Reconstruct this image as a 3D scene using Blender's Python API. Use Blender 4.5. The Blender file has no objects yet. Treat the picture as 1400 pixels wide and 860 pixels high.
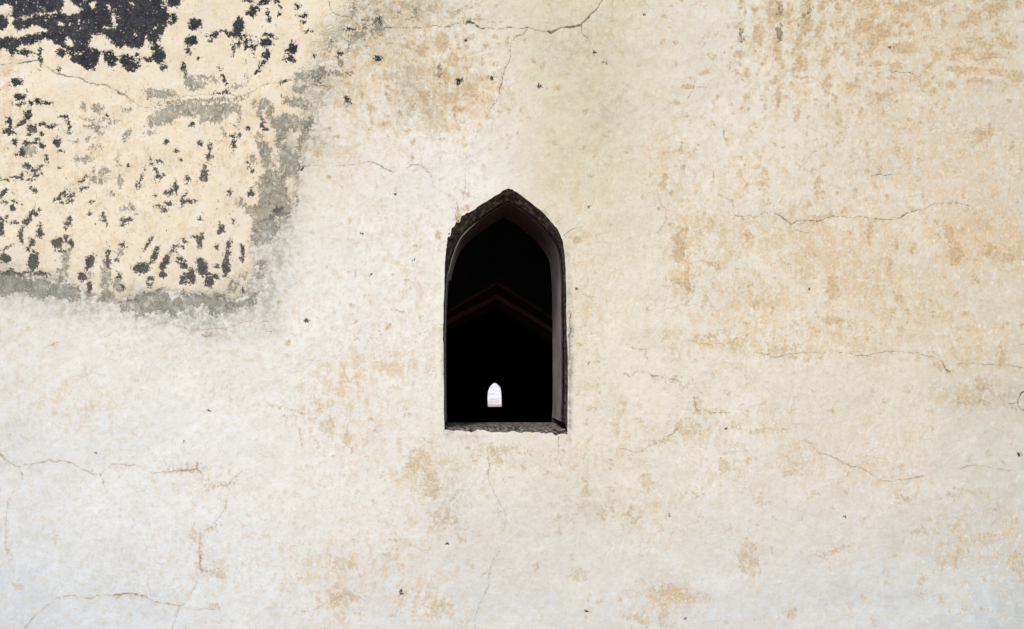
import bpy, bmesh, math, random
import numpy as np
from mathutils import Vector, noise as mnoise

random.seed(7)
RNG = np.random.RandomState(11)
S = bpy.context.scene
R = math.radians
EYE = 1.60            # eye height, metres
DIST = 3.0            # camera to wall face
F = 1200.0            # focal length in photograph pixels (1400 wide)
VX, VY = 628.0, 505.0  # point straight ahead of the camera, in photograph pixels

# ------------------------------------------------------------------ camera
cd = bpy.data.cameras.new("camera")
cam = bpy.data.objects.new("camera", cd)
S.collection.objects.link(cam)
cam.location = (0, -DIST, EYE)
cam.rotation_euler = (R(90), 0, 0)
cd.sensor_width = 36.0
cd.lens = 36.0 * F / 1400.0
cd.shift_x = (700 - VX) / 1400.0
cd.shift_y = -(430 - VY) / 1400.0
cd.clip_start = 0.05
cd.clip_end = 2000
S.camera = cam

# ------------------------------------------------------------------ light
SUN_EL, SUN_AZ = 52.0, 205.0          # azimuth clockwise from +Y; the wall faces -Y
world = bpy.data.worlds.new("World")
S.world = world
world.use_nodes = True
wn = world.node_tree
wn.nodes.clear()
sky = wn.nodes.new("ShaderNodeTexSky")
sky.sky_type = 'NISHITA'
sky.sun_disc = False
sky.sun_elevation = R(SUN_EL)
sky.sun_rotation = R(SUN_AZ)
sky.air_density = 1.0
sky.dust_density = 1.2
sky.ozone_density = 0.6
bg = wn.nodes.new("ShaderNodeBackground")
bg.inputs[1].default_value = 0.11
wo = wn.nodes.new("ShaderNodeOutputWorld")
wn.links.new(sky.outputs[0], bg.inputs[0])
wn.links.new(bg.outputs[0], wo.inputs[0])
sd_ = bpy.data.lights.new("sun", 'SUN')
sd_.energy = 1.5
sd_.angle = R(10)
sd_.color = (1.0, 0.965, 0.93)
sun = bpy.data.objects.new("sun", sd_)
S.collection.objects.link(sun)
az, el = R(SUN_AZ), R(SUN_EL)
dirv = Vector((math.sin(az) * math.cos(el), math.cos(az) * math.cos(el), math.sin(el)))
sun.rotation_euler = dirv.to_track_quat('Z', 'Y').to_euler()
sun.location = (0, -10, 12)

S.view_settings.view_transform = 'Standard'
S.view_settings.look = 'None'
S.view_settings.gamma = 1.0
S.view_settings.use_curve_mapping = False
S.view_settings.exposure = 0.64
S.render.engine = 'CYCLES'
S.cycles.max_bounces = 10
S.cycles.diffuse_bounces = 7
S.cycles.use_denoising = True

# ------------------------------------------------------------------ helpers
def lin(c):
    out = []
    for v in c[:3]:
        v = v / 255.0
        out.append(v / 12.92 if v <= 0.04045 else ((v + 0.055) / 1.055) ** 2.4)
    return out

class NT:
    """small helper to write node materials as expressions"""
    def __init__(self, name):
        self.m = bpy.data.materials.new(name)
        self.m.use_nodes = True
        self.t = self.m.node_tree
        self.t.nodes.clear()
        self.out = self.t.nodes.new("ShaderNodeOutputMaterial")
        self.b = self.t.nodes.new("ShaderNodeBsdfPrincipled")
        self.t.links.new(self.b.outputs[0], self.out.inputs[0])
        self.tc = self.t.nodes.new("ShaderNodeTexCoord")
        self.pos = self.tc.outputs['Object']
    def put(self, sock, v):
        if isinstance(v, bpy.types.NodeSocket):
            self.t.links.new(v, sock)
        elif v is not None:
            if isinstance(v, (tuple, list)) and len(v) == 3 and sock.type == 'RGBA':
                v = (*v, 1)
            sock.default_value = v
    def mth(self, op, a, b=None, c=None, clamp=False):
        n = self.t.nodes.new("ShaderNodeMath"); n.operation = op; n.use_clamp = clamp
        self.put(n.inputs[0], a); self.put(n.inputs[1], b)
        if c is not None: self.put(n.inputs[2], c)
        return n.outputs[0]
    def add(self, a, b): return self.mth('ADD', a, b)
    def sub(self, a, b): return self.mth('SUBTRACT', a, b)
    def mul(self, a, b, clamp=False): return self.mth('MULTIPLY', a, b, clamp=clamp)
    def step(self, x, a, b, lo=0.0, hi=1.0):
        n = self.t.nodes.new("ShaderNodeMapRange"); n.interpolation_type = 'SMOOTHSTEP'
        self.put(n.inputs[0], x); self.put(n.inputs[1], a); self.put(n.inputs[2], b)
        self.put(n.inputs[3], lo); self.put(n.inputs[4], hi)
        return n.outputs[0]
    def mix(self, f, a, b, mode='MIX'):
        n = self.t.nodes.new("ShaderNodeMix"); n.data_type = 'RGBA'; n.blend_type = mode
        n.clamp_factor = True
        self.put(n.inputs[0], f); self.put(n.inputs[6], a); self.put(n.inputs[7], b)
        return n.outputs[2]
    def noise(self, scale, detail=3, rough=0.55, vec=None, dist=0.0, typ='FBM'):
        n = self.t.nodes.new("ShaderNodeTexNoise")
        n.inputs['Scale'].default_value = scale; n.inputs['Detail'].default_value = detail
        n.inputs['Roughness'].default_value = rough; n.inputs['Distortion'].default_value = dist
        self.t.links.new(vec or self.pos, n.inputs['Vector'])
        return n.outputs[0]
    def vor(self, scale, feature='F1', vec=None, rand=1.0):
        n = self.t.nodes.new("ShaderNodeTexVoronoi"); n.feature = feature
        n.inputs['Scale'].default_value = scale; n.inputs['Randomness'].default_value = rand
        self.t.links.new(vec or self.pos, n.inputs['Vector'])
        return n.outputs['Distance']
    def mapv(self, scale=(1, 1, 1), loc=(0, 0, 0), rot=(0, 0, 0), vec=None):
        n = self.t.nodes.new("ShaderNodeMapping")
        n.inputs['Scale'].default_value = scale; n.inputs['Location'].default_value = loc
        n.inputs['Rotation'].default_value = rot
        self.t.links.new(vec or self.pos, n.inputs['Vector'])
        return n.outputs[0]
    def warp(self, scale, amp, vec=None):
        n = self.t.nodes.new("ShaderNodeTexNoise"); n.inputs['Scale'].default_value = scale
        n.inputs['Detail'].default_value = 2
        self.t.links.new(vec or self.pos, n.inputs['Vector'])
        a = self.t.nodes.new("ShaderNodeVectorMath"); a.operation = 'SUBTRACT'
        self.t.links.new(n.outputs[1], a.inputs[0]); a.inputs[1].default_value = (.5, .5, .5)
        b = self.t.nodes.new("ShaderNodeVectorMath"); b.operation = 'SCALE'
        self.t.links.new(a.outputs[0], b.inputs[0]); b.inputs['Scale'].default_value = amp
        c = self.t.nodes.new("ShaderNodeVectorMath"); c.operation = 'ADD'
        self.t.links.new(vec or self.pos, c.inputs[0]); self.t.links.new(b.outputs[0], c.inputs[1])
        return c.outputs[0]
    def attr(self, name, color=False):
        n = self.t.nodes.new("ShaderNodeAttribute"); n.attribute_name = name
        return n.outputs['Color'] if color else n.outputs['Fac']
    def finish(self, color, rough=0.9, height=None, dist=0.002, strength=1.0, spec=0.2):
        self.put(self.b.inputs['Base Color'], color)
        self.put(self.b.inputs['Roughness'], rough)
        self.b.inputs['Specular IOR Level'].default_value = spec
        if height is not None:
            n = self.t.nodes.new("ShaderNodeBump")
            n.inputs['Distance'].default_value = dist; n.inputs['Strength'].default_value = strength
            self.t.links.new(height, n.inputs['Height'])
            self.t.links.new(n.outputs[0], self.b.inputs['Normal'])
        return self.m

def simple_mat(name, dark, light, scale, rough=0.9, bump=0.004, mottle=None):
    n = NT(name)
    a = n.noise(scale, 6, 0.62)
    b = n.noise(scale * 4.3, 4, 0.6)
    c = n.mix(n.step(a, 0.3, 0.7), lin(dark), lin(light))
    if mottle:
        c = n.mix(n.step(b, 0.55, 0.72), c, lin(mottle))
    return n.finish(c, rough, n.add(a, n.mul(b, 0.4)), bump)

def link(name, me, mat, parent=None):
    o = bpy.data.objects.new(name, me)
    S.collection.objects.link(o)
    if mat: me.materials.append(mat)
    if parent: o.parent = parent
    return o

def tag(o, label=None, cat=None, group=None, kind=None):
    if label: o['label'] = label
    if cat: o['category'] = cat
    if group: o['group'] = group
    if kind: o['kind'] = kind
    return o

def empty(name, loc=(0, 0, 0)):
    o = bpy.data.objects.new(name, None)
    S.collection.objects.link(o)
    o.location = loc
    o.empty_display_size = 0.2
    return o

def pydata(name, verts, faces, mat, parent=None, smooth=False):
    me = bpy.data.meshes.new(name)
    me.from_pydata([tuple(v) for v in verts], [], faces)
    me.update()
    if smooth:
        me.polygons.foreach_set("use_smooth", [True] * len(me.polygons))
    return link(name, me, mat, parent)

def box_faces(x0, x1, y0, y1, z0, z1, base=0):
    v = [(x0, y0, z0), (x1, y0, z0), (x1, y1, z0), (x0, y1, z0), (x0, y0, z1), (x1, y0, z1), (x1, y1, z1), (x0, y1, z1)]
    f = [(0, 3, 2, 1), (4, 5, 6, 7), (0, 1, 5, 4), (1, 2, 6, 5), (2, 3, 7, 6), (3, 0, 4, 7)]
    return v, [tuple(i + base for i in q) for q in f]

def boxes(name, lst, mat, parent=None):
    V, Fc = [], []
    for b in lst:
        v, f = box_faces(*b, base=len(V))
        V += v; Fc += f
    return pydata(name, V, Fc, mat, parent)

def at(px, py, y=0.0):
    """point seen at photograph pixel (px, py) on the plane at depth y behind the wall face"""
    k = (DIST + y) / F
    return ((px - VX) * k, y, EYE + (VY - py) * k)

# ------------------------------------------------------------------ ground, first the large things
def ground_material():
    n = NT("dry earth")
    a = n.noise(0.35, 5, 0.6); b = n.noise(3.0, 6, 0.65); c = n.noise(40, 3, 0.6)
    col = n.mix(n.step(a, .3, .7), lin((170, 160, 148)), lin((192, 184, 174)))
    col = n.mix(n.step(b, .5, .75), col, lin((146, 134, 118)))
    return n.finish(col, 0.95, n.add(b, n.mul(c, .3)), 0.03)

N = 60
gx = np.concatenate([-np.geomspace(900, 3, 24), np.linspace(-2, 2, 5), np.geomspace(3, 900, 24)])
gy = np.concatenate([-np.geomspace(900, 3, 24), np.linspace(-2, 2, 5), np.geomspace(3, 900, 44)])
V = []; Fc = []
for j, yy in enumerate(gy):
    for i, xx in enumerate(gx):
        far = max(0.0, math.hypot(xx, yy - 20) - 70)
        h = 0.0 + far * 0.02 * (0.5 + mnoise.noise(Vector((xx * .01, yy * .01, 0))))
        V.append((xx, yy, min(h, 14)))
for j in range(len(gy) - 1):
    for i in range(len(gx) - 1):
        k = j * len(gx) + i
        Fc.append((k, k + 1, k + 1 + len(gx), k + len(gx)))
g = pydata("ground", V, Fc, ground_material(), smooth=True)
tag(g, "pale dry sandy ground running level round the old building", kind="structure")

# ------------------------------------------------------------------ numpy noise
def vnoise(x, y, cell, seed):
    """smooth value noise in -1..1 on arrays x, y (pixels)"""
    rs = np.random.RandomState(seed)
    n = 256
    tab = rs.uniform(-1, 1, (n, n))
    u = x / cell; v = y / cell
    iu = np.floor(u).astype(int); iv = np.floor(v).astype(int)
    fu = u - iu; fv = v - iv
    fu = fu * fu * (3 - 2 * fu); fv = fv * fv * (3 - 2 * fv)
    a = tab[iu % n, iv % n]; b = tab[(iu + 1) % n, iv % n]
    c = tab[iu % n, (iv + 1) % n]; d = tab[(iu + 1) % n, (iv + 1) % n]
    return (a * (1 - fu) + b * fu) * (1 - fv) + (c * (1 - fu) + d * fu) * fv

def fbm(x, y, cell, seed, octv=4, gain=0.5):
    t = 0; amp = 1; tot = 0
    for o in range(octv):
        t = t + amp * vnoise(x + 37.7 * o, y + 91.3 * o, cell / 2 ** o, seed + o)
        tot += amp; amp *= gain
    return t / tot

# ------------------------------------------------------------------ wall sampling grid (photograph pixels on the wall plane)
ST = 1.5
inner_x = np.arange(-40, 1441, ST); inner_y = np.arange(-40, 901, ST)
gxo = np.geomspace(3, 2300, 26)
PXs = np.concatenate([(-40 - gxo)[::-1], inner_x, inner_x[-1] + gxo])
yo_t = np.geomspace(3, 1330, 24); yo_b = np.geomspace(3, 244, 14)
PYs = np.concatenate([(-40 - yo_t)[::-1], inner_y, inner_y[-1] + yo_b])
PYs[-1] = VY + EYE * F / DIST + 8          # down to the ground, a little below it
NX, NY = len(PXs), len(PYs)
GX, GY = np.meshgrid(PXs, PYs)              # row = y
W1x = GX + 3.6 * fbm(GX, GY, 13, 5, 4, .62) + 1.5 * vnoise(GX, GY, 3.4, 15)
W1y = GY + 4.2 * fbm(GX, GY, 13, 25, 4, .62) + 1.5 * vnoise(GX, GY, 3.4, 35)

def window_of(x0, x1, y0, y1):
    i0, i1 = np.searchsorted(PXs, [x0, x1]); j0, j1 = np.searchsorted(PYs, [y0, y1])
    return slice(max(j0 - 1, 0), j1 + 1), slice(max(i0 - 1, 0), i1 + 1)

def poly_sd(px, py, pts):
    """signed distance to a polygon, positive inside"""
    pts = np.asarray(pts, float)
    inside = np.zeros(px.shape, bool); d = np.full(px.shape, 1e9)
    for k in range(len(pts)):
        ax, ay = pts[k]; bx, by = pts[(k + 1) % len(pts)]
        if ay != by:
            c = ((ay > py) != (by > py)) & (px < (bx - ax) * (py - ay) / (by - ay) + ax)
            inside ^= c
        ex, ey = bx - ax, by - ay
        L = ex * ex + ey * ey + 1e-12
        t = np.clip(((px - ax) * ex + (py - ay) * ey) / L, 0, 1)
        d = np.minimum(d, np.hypot(px - ax - t * ex, py - ay - t * ey))
    return np.where(inside, d, -d)

class Field:
    def __init__(self, floor=-14.0):
        self.a = np.full(GX.shape, floor)
    def poly(self, pts, op='max', w=1.0):
        pts = np.asarray(pts, float)
        s = window_of(pts[:, 0].min() - 16, pts[:, 0].max() + 16, pts[:, 1].min() - 16, pts[:, 1].max() + 16)
        d = poly_sd(W1x[s], W1y[s], pts) * w
        self.a[s] = np.maximum(self.a[s], d) if op == 'max' else np.minimum(self.a[s], -d)
    def ell(self, cx, cy, a, b, rot=0.0, op='max', w=1.0):
        m = max(a, b) + 14
        s = window_of(cx - m, cx + m, cy - m, cy + m)
        dx = W1x[s] - cx; dy = W1y[s] - cy
        r = R(rot); c, sn = math.cos(r), math.sin(r)
        u = dx * c + dy * sn; v = -dx * sn + dy * c
        d = (1 - np.sqrt((u / a) ** 2 + (v / b) ** 2)) * min(a, b) * w
        self.a[s] = np.maximum(self.a[s], d) if op == 'max' else np.minimum(self.a[s], -d)
    def dot(self, x, y, r):
        s = window_of(x - 9, x + 9, y - 9, y + 9)
        self.a[s] = np.maximum(self.a[s], (r - np.hypot((GX[s] - x) * .9, GY[s] - y)) * 1.3)
    def many(self, off, k, lst, op='max'):
        """ellipses (cx, cy, rx, ry[, lean]) measured in an enlargement k of the photograph; lean clockwise from upright"""
        for e in lst:
            cx, cy, a, b = e[:4]; rot = e[4] if len(e) > 4 else 0
            self.ell(off[0] + cx / k, off[1] + cy / k, max(a / k, .9), max(b / k, .9), rot, op)
    def polyk(self, off, k, pts, op='max'):
        self.poly([(off[0] + x / k, off[1] + y / k) for x, y in pts], op)

K = 5.733
# ---------------- black paint laid bare
BK = Field()
BK.polyk((0, 0), K, [(90,-240),(510,-240),(510,-20),(490,50),(460,80),(475,105),(530,115),(600,120),(650,75),(590,40),(560,-20),(570,-240),(1255,-240),(1258,-40),(1265,40),(1300,70),(1320,120),(1300,190),(1260,250),(1250,300),(1215,345),(1170,310),(1140,270),(1120,350),(1080,390),(1030,375),(980,350),(940,375),(890,350),(860,290),(770,260),(720,280),(700,340),(690,380),(730,400),(790,400),(775,450),(760,510),(735,545),(690,540),(650,500),(600,490),(560,460),(550,410),(490,370),(440,350),(390,310),(330,315),(250,345),(170,355),(130,380),(130,400),(90,435),(60,380),(0,370),(-400,370),(-400,310),(50,300),(150,290),(250,275),(400,262),(360,225),(320,200),(240,195),(220,230),(130,220),(90,200),(110,150),(200,135),(300,115),(440,110),(440,90),(380,80),(300,95),(180,115),(130,140),(60,115),(90,85),(105,55),(60,40)])
BK.many((0, 0), K, [(20,0,70,32),(15,170,42,50)])
BK.many((0, 0), K, [(730,40,28,32),(850,60,18,32),(890,160,22,74),(540,180,9,34,-25),(480,190,22,20),(830,225,34,15),(760,285,54,15,20),(1050,270,14,28),(545,340,42,32),(610,420,28,14),(1210,215,14,14),(1210,95,12,9),(615,160,12,17),(930,140,12,10),(670,-10,30,24),(1040,40,10,22),(330,60,22,9)], op='min')
BK.many((0, 0), K, [(180,413,50,15),(480,418,30,25),(1250,440,48,55),(1222,370,34,26),(1280,522,20,18),(130,648,42,32),(155,765,36,20),(180,822,26,7),(305,795,22,18),(355,810,24,6),(258,812,11,13),(465,548,12,7),(1150,470,44,6),(315,440,5,34),(1080,437,9,9),(1020,470,14,12)])
BK.polyk((0, 0), K, [(810,415),(880,405),(915,460),(880,540),(830,480)])
BK.polyk((0, 0), K, [(930,430),(990,425),(1010,480),(1060,480),(1090,510),(1040,560),(980,545),(940,480)])
BK.many((200, 0), K, [(215,5,60,45),(150,75,22,22),(215,145,24,26),(175,130,14,14),(180,175,10,10),(380,200,45,30),(400,180,30,20),(350,320,45,33),(325,395,14,22),(295,540,18,25),(720,220,38,60),(680,275,40,18,15),(640,255,36,11),(545,275,26,18),(510,318,12,10),(520,272,22,7),(825,110,42,28),(860,65,30,16),(930,15,50,20,-30),(970,155,16,12),(955,105,10,14),(1040,115,14,14),(1050,50,12,10),(1185,50,12,7),(1240,170,8,8),(1020,12,12,10),(800,4,22,8),(780,335,15,38),(730,335,8,22,30),(685,390,6,22),(825,360,5,18),(850,370,5,20),(760,285,16,7),(940,345,42,30),(940,435,26,32),(915,505,28,18),(870,565,12,22,30),(1140,385,29,45),(1130,470,40,16),(1085,400,7,7),(975,285,10,7),(1012,300,9,8),(935,280,9,7),(1320,445,7,8),(605,620,6,30,-20),(1085,642,24,9,-20),(415,455,8,8),(595,733,26,4),(1230,120,16,8),(1268,250,14,6)])
BK.many((0, 140), 7, [(290,120,36,44),(240,180,35,20,-35),(190,222,20,8,-30),(310,255,44,38),(285,310,12,14),(118,255,12,14),(95,295,45,24,15),(155,390,20,26),(405,310,17,17),(345,385,22,22),(400,420,26,24),(215,490,28,34),(260,400,22,12),(540,370,34,38),(450,535,18,26),(580,455,8,10),(260,620,34,22),(330,645,36,9,-20),(345,700,22,10),(205,700,14,14),(180,725,18,14),(575,620,18,10),(485,225,36,16),(410,212,28,9),(650,210,8,35,-15),(620,140,20,12),(105,195,26,28),(220,20,32,9),(310,10,14,14),(370,5,25,10),(435,10,28,6),(800,740,24,7,-30),(285,745,18,6),(1345,740,10,45,15),(1215,600,11,9),(55,740,22,5),(135,712,14,4),(400,685,9,11),(1010,115,9,9),(170,515,12,7)])
BK.many((200, 140), K, [(422,328,14,17),(495,425,15,11),(500,390,5,24),(450,560,14,40,15),(475,600,9,22),(98,578,26,18),(64,530,5,28,-20),(100,468,12,6),(268,458,11,8),(240,388,10,8),(155,310,14,16),(320,605,12,20),(228,665,18,34,-10),(188,700,13,22),(155,705,11,14),(300,760,11,30,10),(342,772,11,11),(375,770,7,7),(175,795,15,11),(70,730,9,7),(100,812,14,7),(138,848,18,13),(825,720,12,26),(665,710,8,13),(830,545,7,11),(807,512,7,8),(797,482,6,7),(735,275,12,11),(688,345,10,18),(695,270,14,8),(797,205,10,10),(1222,525,9,9),(505,350,12,7),(355,182,10,7),(912,165,10,22),(935,215,16,13),(1035,845,22,16)])
BK.many((0, 250), 7, [(40,95,36,18,-25),(8,118,22,10),(40,188,12,7),(152,182,18,8,25),(118,242,20,24),(405,270,13,11),(350,308,20,15),(308,300,18,48,15),(258,375,42,20,-35),(140,380,22,10),(10,435,28,50),(198,470,20,38),(205,530,12,28),(383,480,30,42),(383,412,10,20),(303,570,23,30),(268,620,15,26,25),(60,618,32,11,-30),(65,725,32,32,30),(20,358,20,6),(320,745,32,72),(85,825,16,15),(540,580,44,44),(582,550,18,18),(600,110,50,12,-35),(560,145,36,13,-35),(690,125,14,16),(675,180,14,7),(597,187,14,7),(630,130,9,7),(660,135,8,6),(630,450,7,22),(680,350,12,26),(668,400,14,18),(650,525,17,24),(695,575,20,32,10),(865,290,13,12),(885,740,20,28,30),(850,800,20,36,28),(1185,380,16,26),(1225,362,24,11),(1000,300,16,18),(1018,380,10,20,-15),(1370,820,70,30),(865,185,12,6),(330,68,14,7),(303,40,8,8),(1120,735,18,12),(1180,590,12,8),(1060,660,11,11),(590,645,20,5),(780,65,10,5),(825,52,16,8),(65,322,9,9)])
BK.many((200, 250), 7, [(520,355,18,15),(832,375,10,12),(716,438,25,36),(690,468,14,16),(478,515,24,15),(524,520,18,24),(507,570,16,32),(797,590,17,36,10),(785,665,20,22),(768,765,26,80),(935,630,16,26),(928,700,12,28),(918,725,14,12),(360,612,12,12),(285,605,10,5),(262,645,14,7),(325,725,26,18),(295,750,13,11),(365,790,33,34),(520,750,26,25),(540,810,38,48),(80,695,18,66,25),(25,570,10,44,25),(190,745,15,58,32),(665,802,17,6),(372,552,12,5),(685,600,8,18,15),(1255,265,22,22)])
BK.many((0, 350), K, [(45,18,30,32),(250,35,26,34),(262,75,22,26),(68,108,13,18),(150,130,52,5),(705,55,26,55,30),(650,160,28,32),(705,245,13,34),(1110,105,58,26),(1090,80,18,20),(1150,90,22,24),(1215,20,17,28),(1300,55,22,56,28),(1280,150,25,24),(850,40,11,45),(935,150,22,16),(965,245,12,14),(1195,180,9,6),(1188,228,11,7),(325,140,36,8)])
BK.many((200, 350), K, [(5,95,20,32),(150,50,20,52,28),(130,150,24,24),(300,72,26,28),(290,185,28,34),(355,165,30,52),(425,40,28,22),(440,105,36,58),(485,155,34,14),(495,210,36,34,-30),(555,160,20,18),(630,80,27,56),(545,82,14,5),(755,20,15,20),(620,155,12,8),(45,180,9,5),(40,228,12,8),(755,265,9,14),(1255,508,11,8)])
BK.many((400, 0), K, [(40,50,13,9),(90,113,15,7),(62,125,12,5),(92,172,9,8),(120,250,13,6),(1302,640,18,14),(670,465,22,16),(440,785,12,12),(375,420,12,7),(175,443,8,9),(20,480,12,12),(460,220,20,5),(680,160,8,12)])
BK.many((600, 0), K, [(410,612,12,10),(792,672,13,10),(1232,408,9,10),(1296,497,5,5),(240,178,20,9),(215,315,12,12)])
BK.a += .75
for x, y, r in [(495,320,2.2),(507,376,1.6),(793,471,1.6),(1393,621,3.6),(612,744,2.3),(801,835,1.8),(938,846,1.9),(1155,706,2.2),(915,704,1.6),(993,586,1.4),(805,282,1.6),(804,496,1.4),(788,395,1.5),(567,355,1.2),(285,561,1.5),(252,603,1.2),(131,619,1.3),(541,265,1.6),(1107,395,1.4),(1216,65,1.6),(880,20,1.5),(548,808,1.7),(549,812,1.4)]:
    BK.dot(x, y, r * .72)

# ---------------- grey grime, sooty lime showing through
GR = Field()
GR.many((0, 140), 7, [(280,465,70,60),(930,50,50,42),(800,40,28,34),(940,255,52,42),(860,232,36,18),(845,345,25,24),(1070,180,35,24),(820,160,38,15),(1210,310,32,55,25),(1240,75,40,18),(745,550,34,34),(832,548,50,30,-35),(935,745,66,44),(1000,660,48,40),(910,650,18,32),(1140,760,32,64),(990,150,28,14),(960,430,14,14),(1130,570,18,34),(650,300,22,18),(310,260,52,46),(925,175,36,9),(880,440,16,20),(720,362,24,8)])
G4 = (200, 140)
GR.polyk(G4, K, [(0,120),(90,60),(200,30),(330,10),(560,10),(740,30),(740,60),(640,90),(610,170),(560,160),(520,150),(420,180),(400,120),(300,105),(240,130),(200,170),(130,170),(60,190),(30,210),(0,170)])
GR.polyk(G4, K, [(860,-20),(910,-20),(920,120),(960,200),(935,230),(900,170),(880,100)])
GR.polyk(G4, K, [(860,240),(890,230),(900,300),(970,340),(985,400),(1000,520),(1050,580),(1050,620),(1010,640),(1050,700),(1100,720),(1110,880),(780,880),(790,820),(880,800),(870,590),(930,570),(890,400),(855,290)])
GR.polyk(G4, K, [(950,-20),(990,0),(1000,60),(1010,120),(1060,90),(1200,130),(1190,180),(1110,230),(1080,320),(1140,390),(1160,410),(1200,300),(1240,140),(1310,120),(1310,170),(1240,250),(1200,400),(1210,520),(1200,580),(1130,570),(1100,620),(1100,700),(1060,640),(1040,560),(1045,440),(1020,350),(1015,220),(960,120)])
GR.many(G4, K, [(740,780,28,42),(1180,770,16,22),(605,225,22,46),(730,140,10,46),(835,440,22,36),(1190,180,50,20,-50),(30,240,34,12)])
GR.many((200, 0), K, [(375,665,82,46),(320,600,40,34),(450,605,100,14),(535,630,34,24),(720,680,42,28),(790,620,16,28),(40,730,58,42),(140,745,100,36),(1220,600,55,34),(1340,590,44,60),(1220,720,40,30),(1190,810,90,40),(900,820,70,44),(420,800,300,20,-4),(1120,800,40,24)])
GR.many((0, 250), 7, [(640,720,34,150,20),(1030,770,34,90),(545,590,50,50),(1000,330,20,50,-12),(1165,650,32,52,20),(885,760,26,60,28),(1080,110,30,26),(670,380,20,40)])
GR.polyk((0, 250), 7, [(1240,160),(1320,300),(1290,300),(1230,250),(1150,275),(1165,248),(1225,228)])
GR.many((200, 250), 7, [(905,175,30,40),(945,215,28,25),(1255,50,40,62),(1255,290,34,50),(1330,240,60,90),(170,250,26,22)])
GR.polyk((200, 250), 7, [(1075,-20),(1170,-20),(1190,180),(1240,260),(1230,330),(1270,420),(1240,520),(1160,580),(1080,610),(1010,570),(1000,520),(1015,440),(1010,330),(970,240),(1060,200),(1085,150)])
G7 = (0, 350)
GR.many(G7, K, [(500,110,34,95,22),(520,150,22,30),(708,150,30,50),(835,160,34,165,4),(925,225,36,66),(305,140,50,17),(855,310,12,14),(255,60,30,48)])
GR.polyk(G7, K, [(-240,105),(60,120),(190,130),(210,190),(300,190),(380,170),(400,205),(520,210),(600,250),(650,290),(640,330),(580,370),(520,330),(400,310),(330,340),(250,330),(200,280),(120,290),(0,330),(-240,330)])
GR.polyk(G7, K, [(960,370),(1020,310),(1090,300),(1200,290),(1250,250),(1310,280),(1330,330),(1376,380),(1376,470),(1320,450),(1220,440),(1060,480),(1050,420),(950,440)])
G8 = (200, 350)
GR.polyk(G8, K, [(30,320),(60,280),(110,250),(180,290),(190,350),(270,330),(290,280),(340,290),(420,300),(500,310),(520,290),(610,300),(640,340),(700,370),(730,340),(800,320),(900,270),(860,320),(850,380),(700,410),(600,440),(540,470),(480,440),(440,380),(330,400),(200,470),(160,430),(120,400),(60,420),(30,380)])
GR.many(G8, K, [(690,230,28,46,15),(660,260,30,24),(770,160,14,28),(900,70,22,34),(890,160,36,24),(300,180,30,36)])
GR.many((400, 0), K, [(475,75,22,48),(505,285,56,34),(447,350,12,50),(375,480,22,40),(210,565,58,46),(80,595,56,36),(560,240,12,56),(622,260,13,26),(670,185,44,44),(680,245,30,28),(310,340,18,46),(360,575,80,26),(950,110,20,42,35),(1150,570,18,38),(845,95,16,20),(425,800,16,30),(30,710,24,30),(95,700,22,26),(60,810,70,30)])
GR.many((1000, 0), K, [(380,255,28,62),(1240,380,18,16),(610,100,7,34,28),(75,290,12,28),(385,70,12,40)])

GR.a += .2
THIN = 1 / (1 + np.exp(-(GY - 190) / 25.0)) * 1 / (1 + np.exp((GX - 470) / 20.0))
OBW = 1 - .42 / (1 + np.exp(-(GY - 430) / 40.0))
# weak grey wash round the new coat, as a density
def dens(lst, base=0.0):
    a = np.full(GX.shape, base)
    for cx, cy, rx, ry, v in lst:
        s = window_of(cx - 3 * rx, cx + 3 * rx, cy - 3 * ry, cy + 3 * ry)
        g_ = v * np.exp(-(((GX[s] - cx) / rx) ** 2 + ((GY[s] - cy) / ry) ** 2))
        a[s] = np.maximum(a[s], g_ + base * (1 - g_))
    return a
GW = 1.2 * dens([(779,500,3.5,60,.8),(779,560,3,40,.8),(778,420,3,50,.6),(781,455,4,14,.8),(605,500,2.5,60,.35),(640,597,30,3,.3),(612,592,10,6,.4),(776,345,4,10,.5),(150,405,90,14,.7),(300,418,60,20,.85),(30,388,50,16,.8),(385,300,18,50,.75),(392,210,20,40,.6),(365,385,22,55,.62),(250,425,75,20,.75),(285,440,40,22,.55),(60,400,70,24,.5),(110,415,60,25,.5),(345,400,40,30,.5),(380,340,22,50,.5),(435,120,34,30,.5),(420,170,16,60,.55),(430,190,22,30,.45),(520,25,40,30,.5),(575,10,40,20,.4),(790,60,70,50,.25),(830,150,60,60,.22),(395,250,22,50,.55),(485,50,40,30,.4),(1340,540,45,22,.3),(560,110,22,50,.35),(590,150,16,30,.3),(770,690,60,40,.18),(620,680,30,60,.2),(1380,540,30,30,.25),(0,372,40,14,.6)])

# ---------------- the later cream coat at upper left
CPp = [(-900,-1400),(560,-1400),(520,-60),(500,-10),(470,30),(440,70),(430,110),(432,140),(425,165),(418,200),(408,240),(400,290),(352,300),(344,340),(352,370),(338,395),(320,410),(290,402),(250,400),(225,395),(205,400),(190,408),(165,410),(150,412),(130,405),(115,398),(90,382),(40,375),(-900,372)]
CP = poly_sd(W1x, W1y, CPp)
soft = 1 / (1 + np.exp(-(GX - 385) / 10.0)) * 1 / (1 + np.exp((GY - 190) / 22.0))
CP = CP * (1 - .78 * soft)

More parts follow.
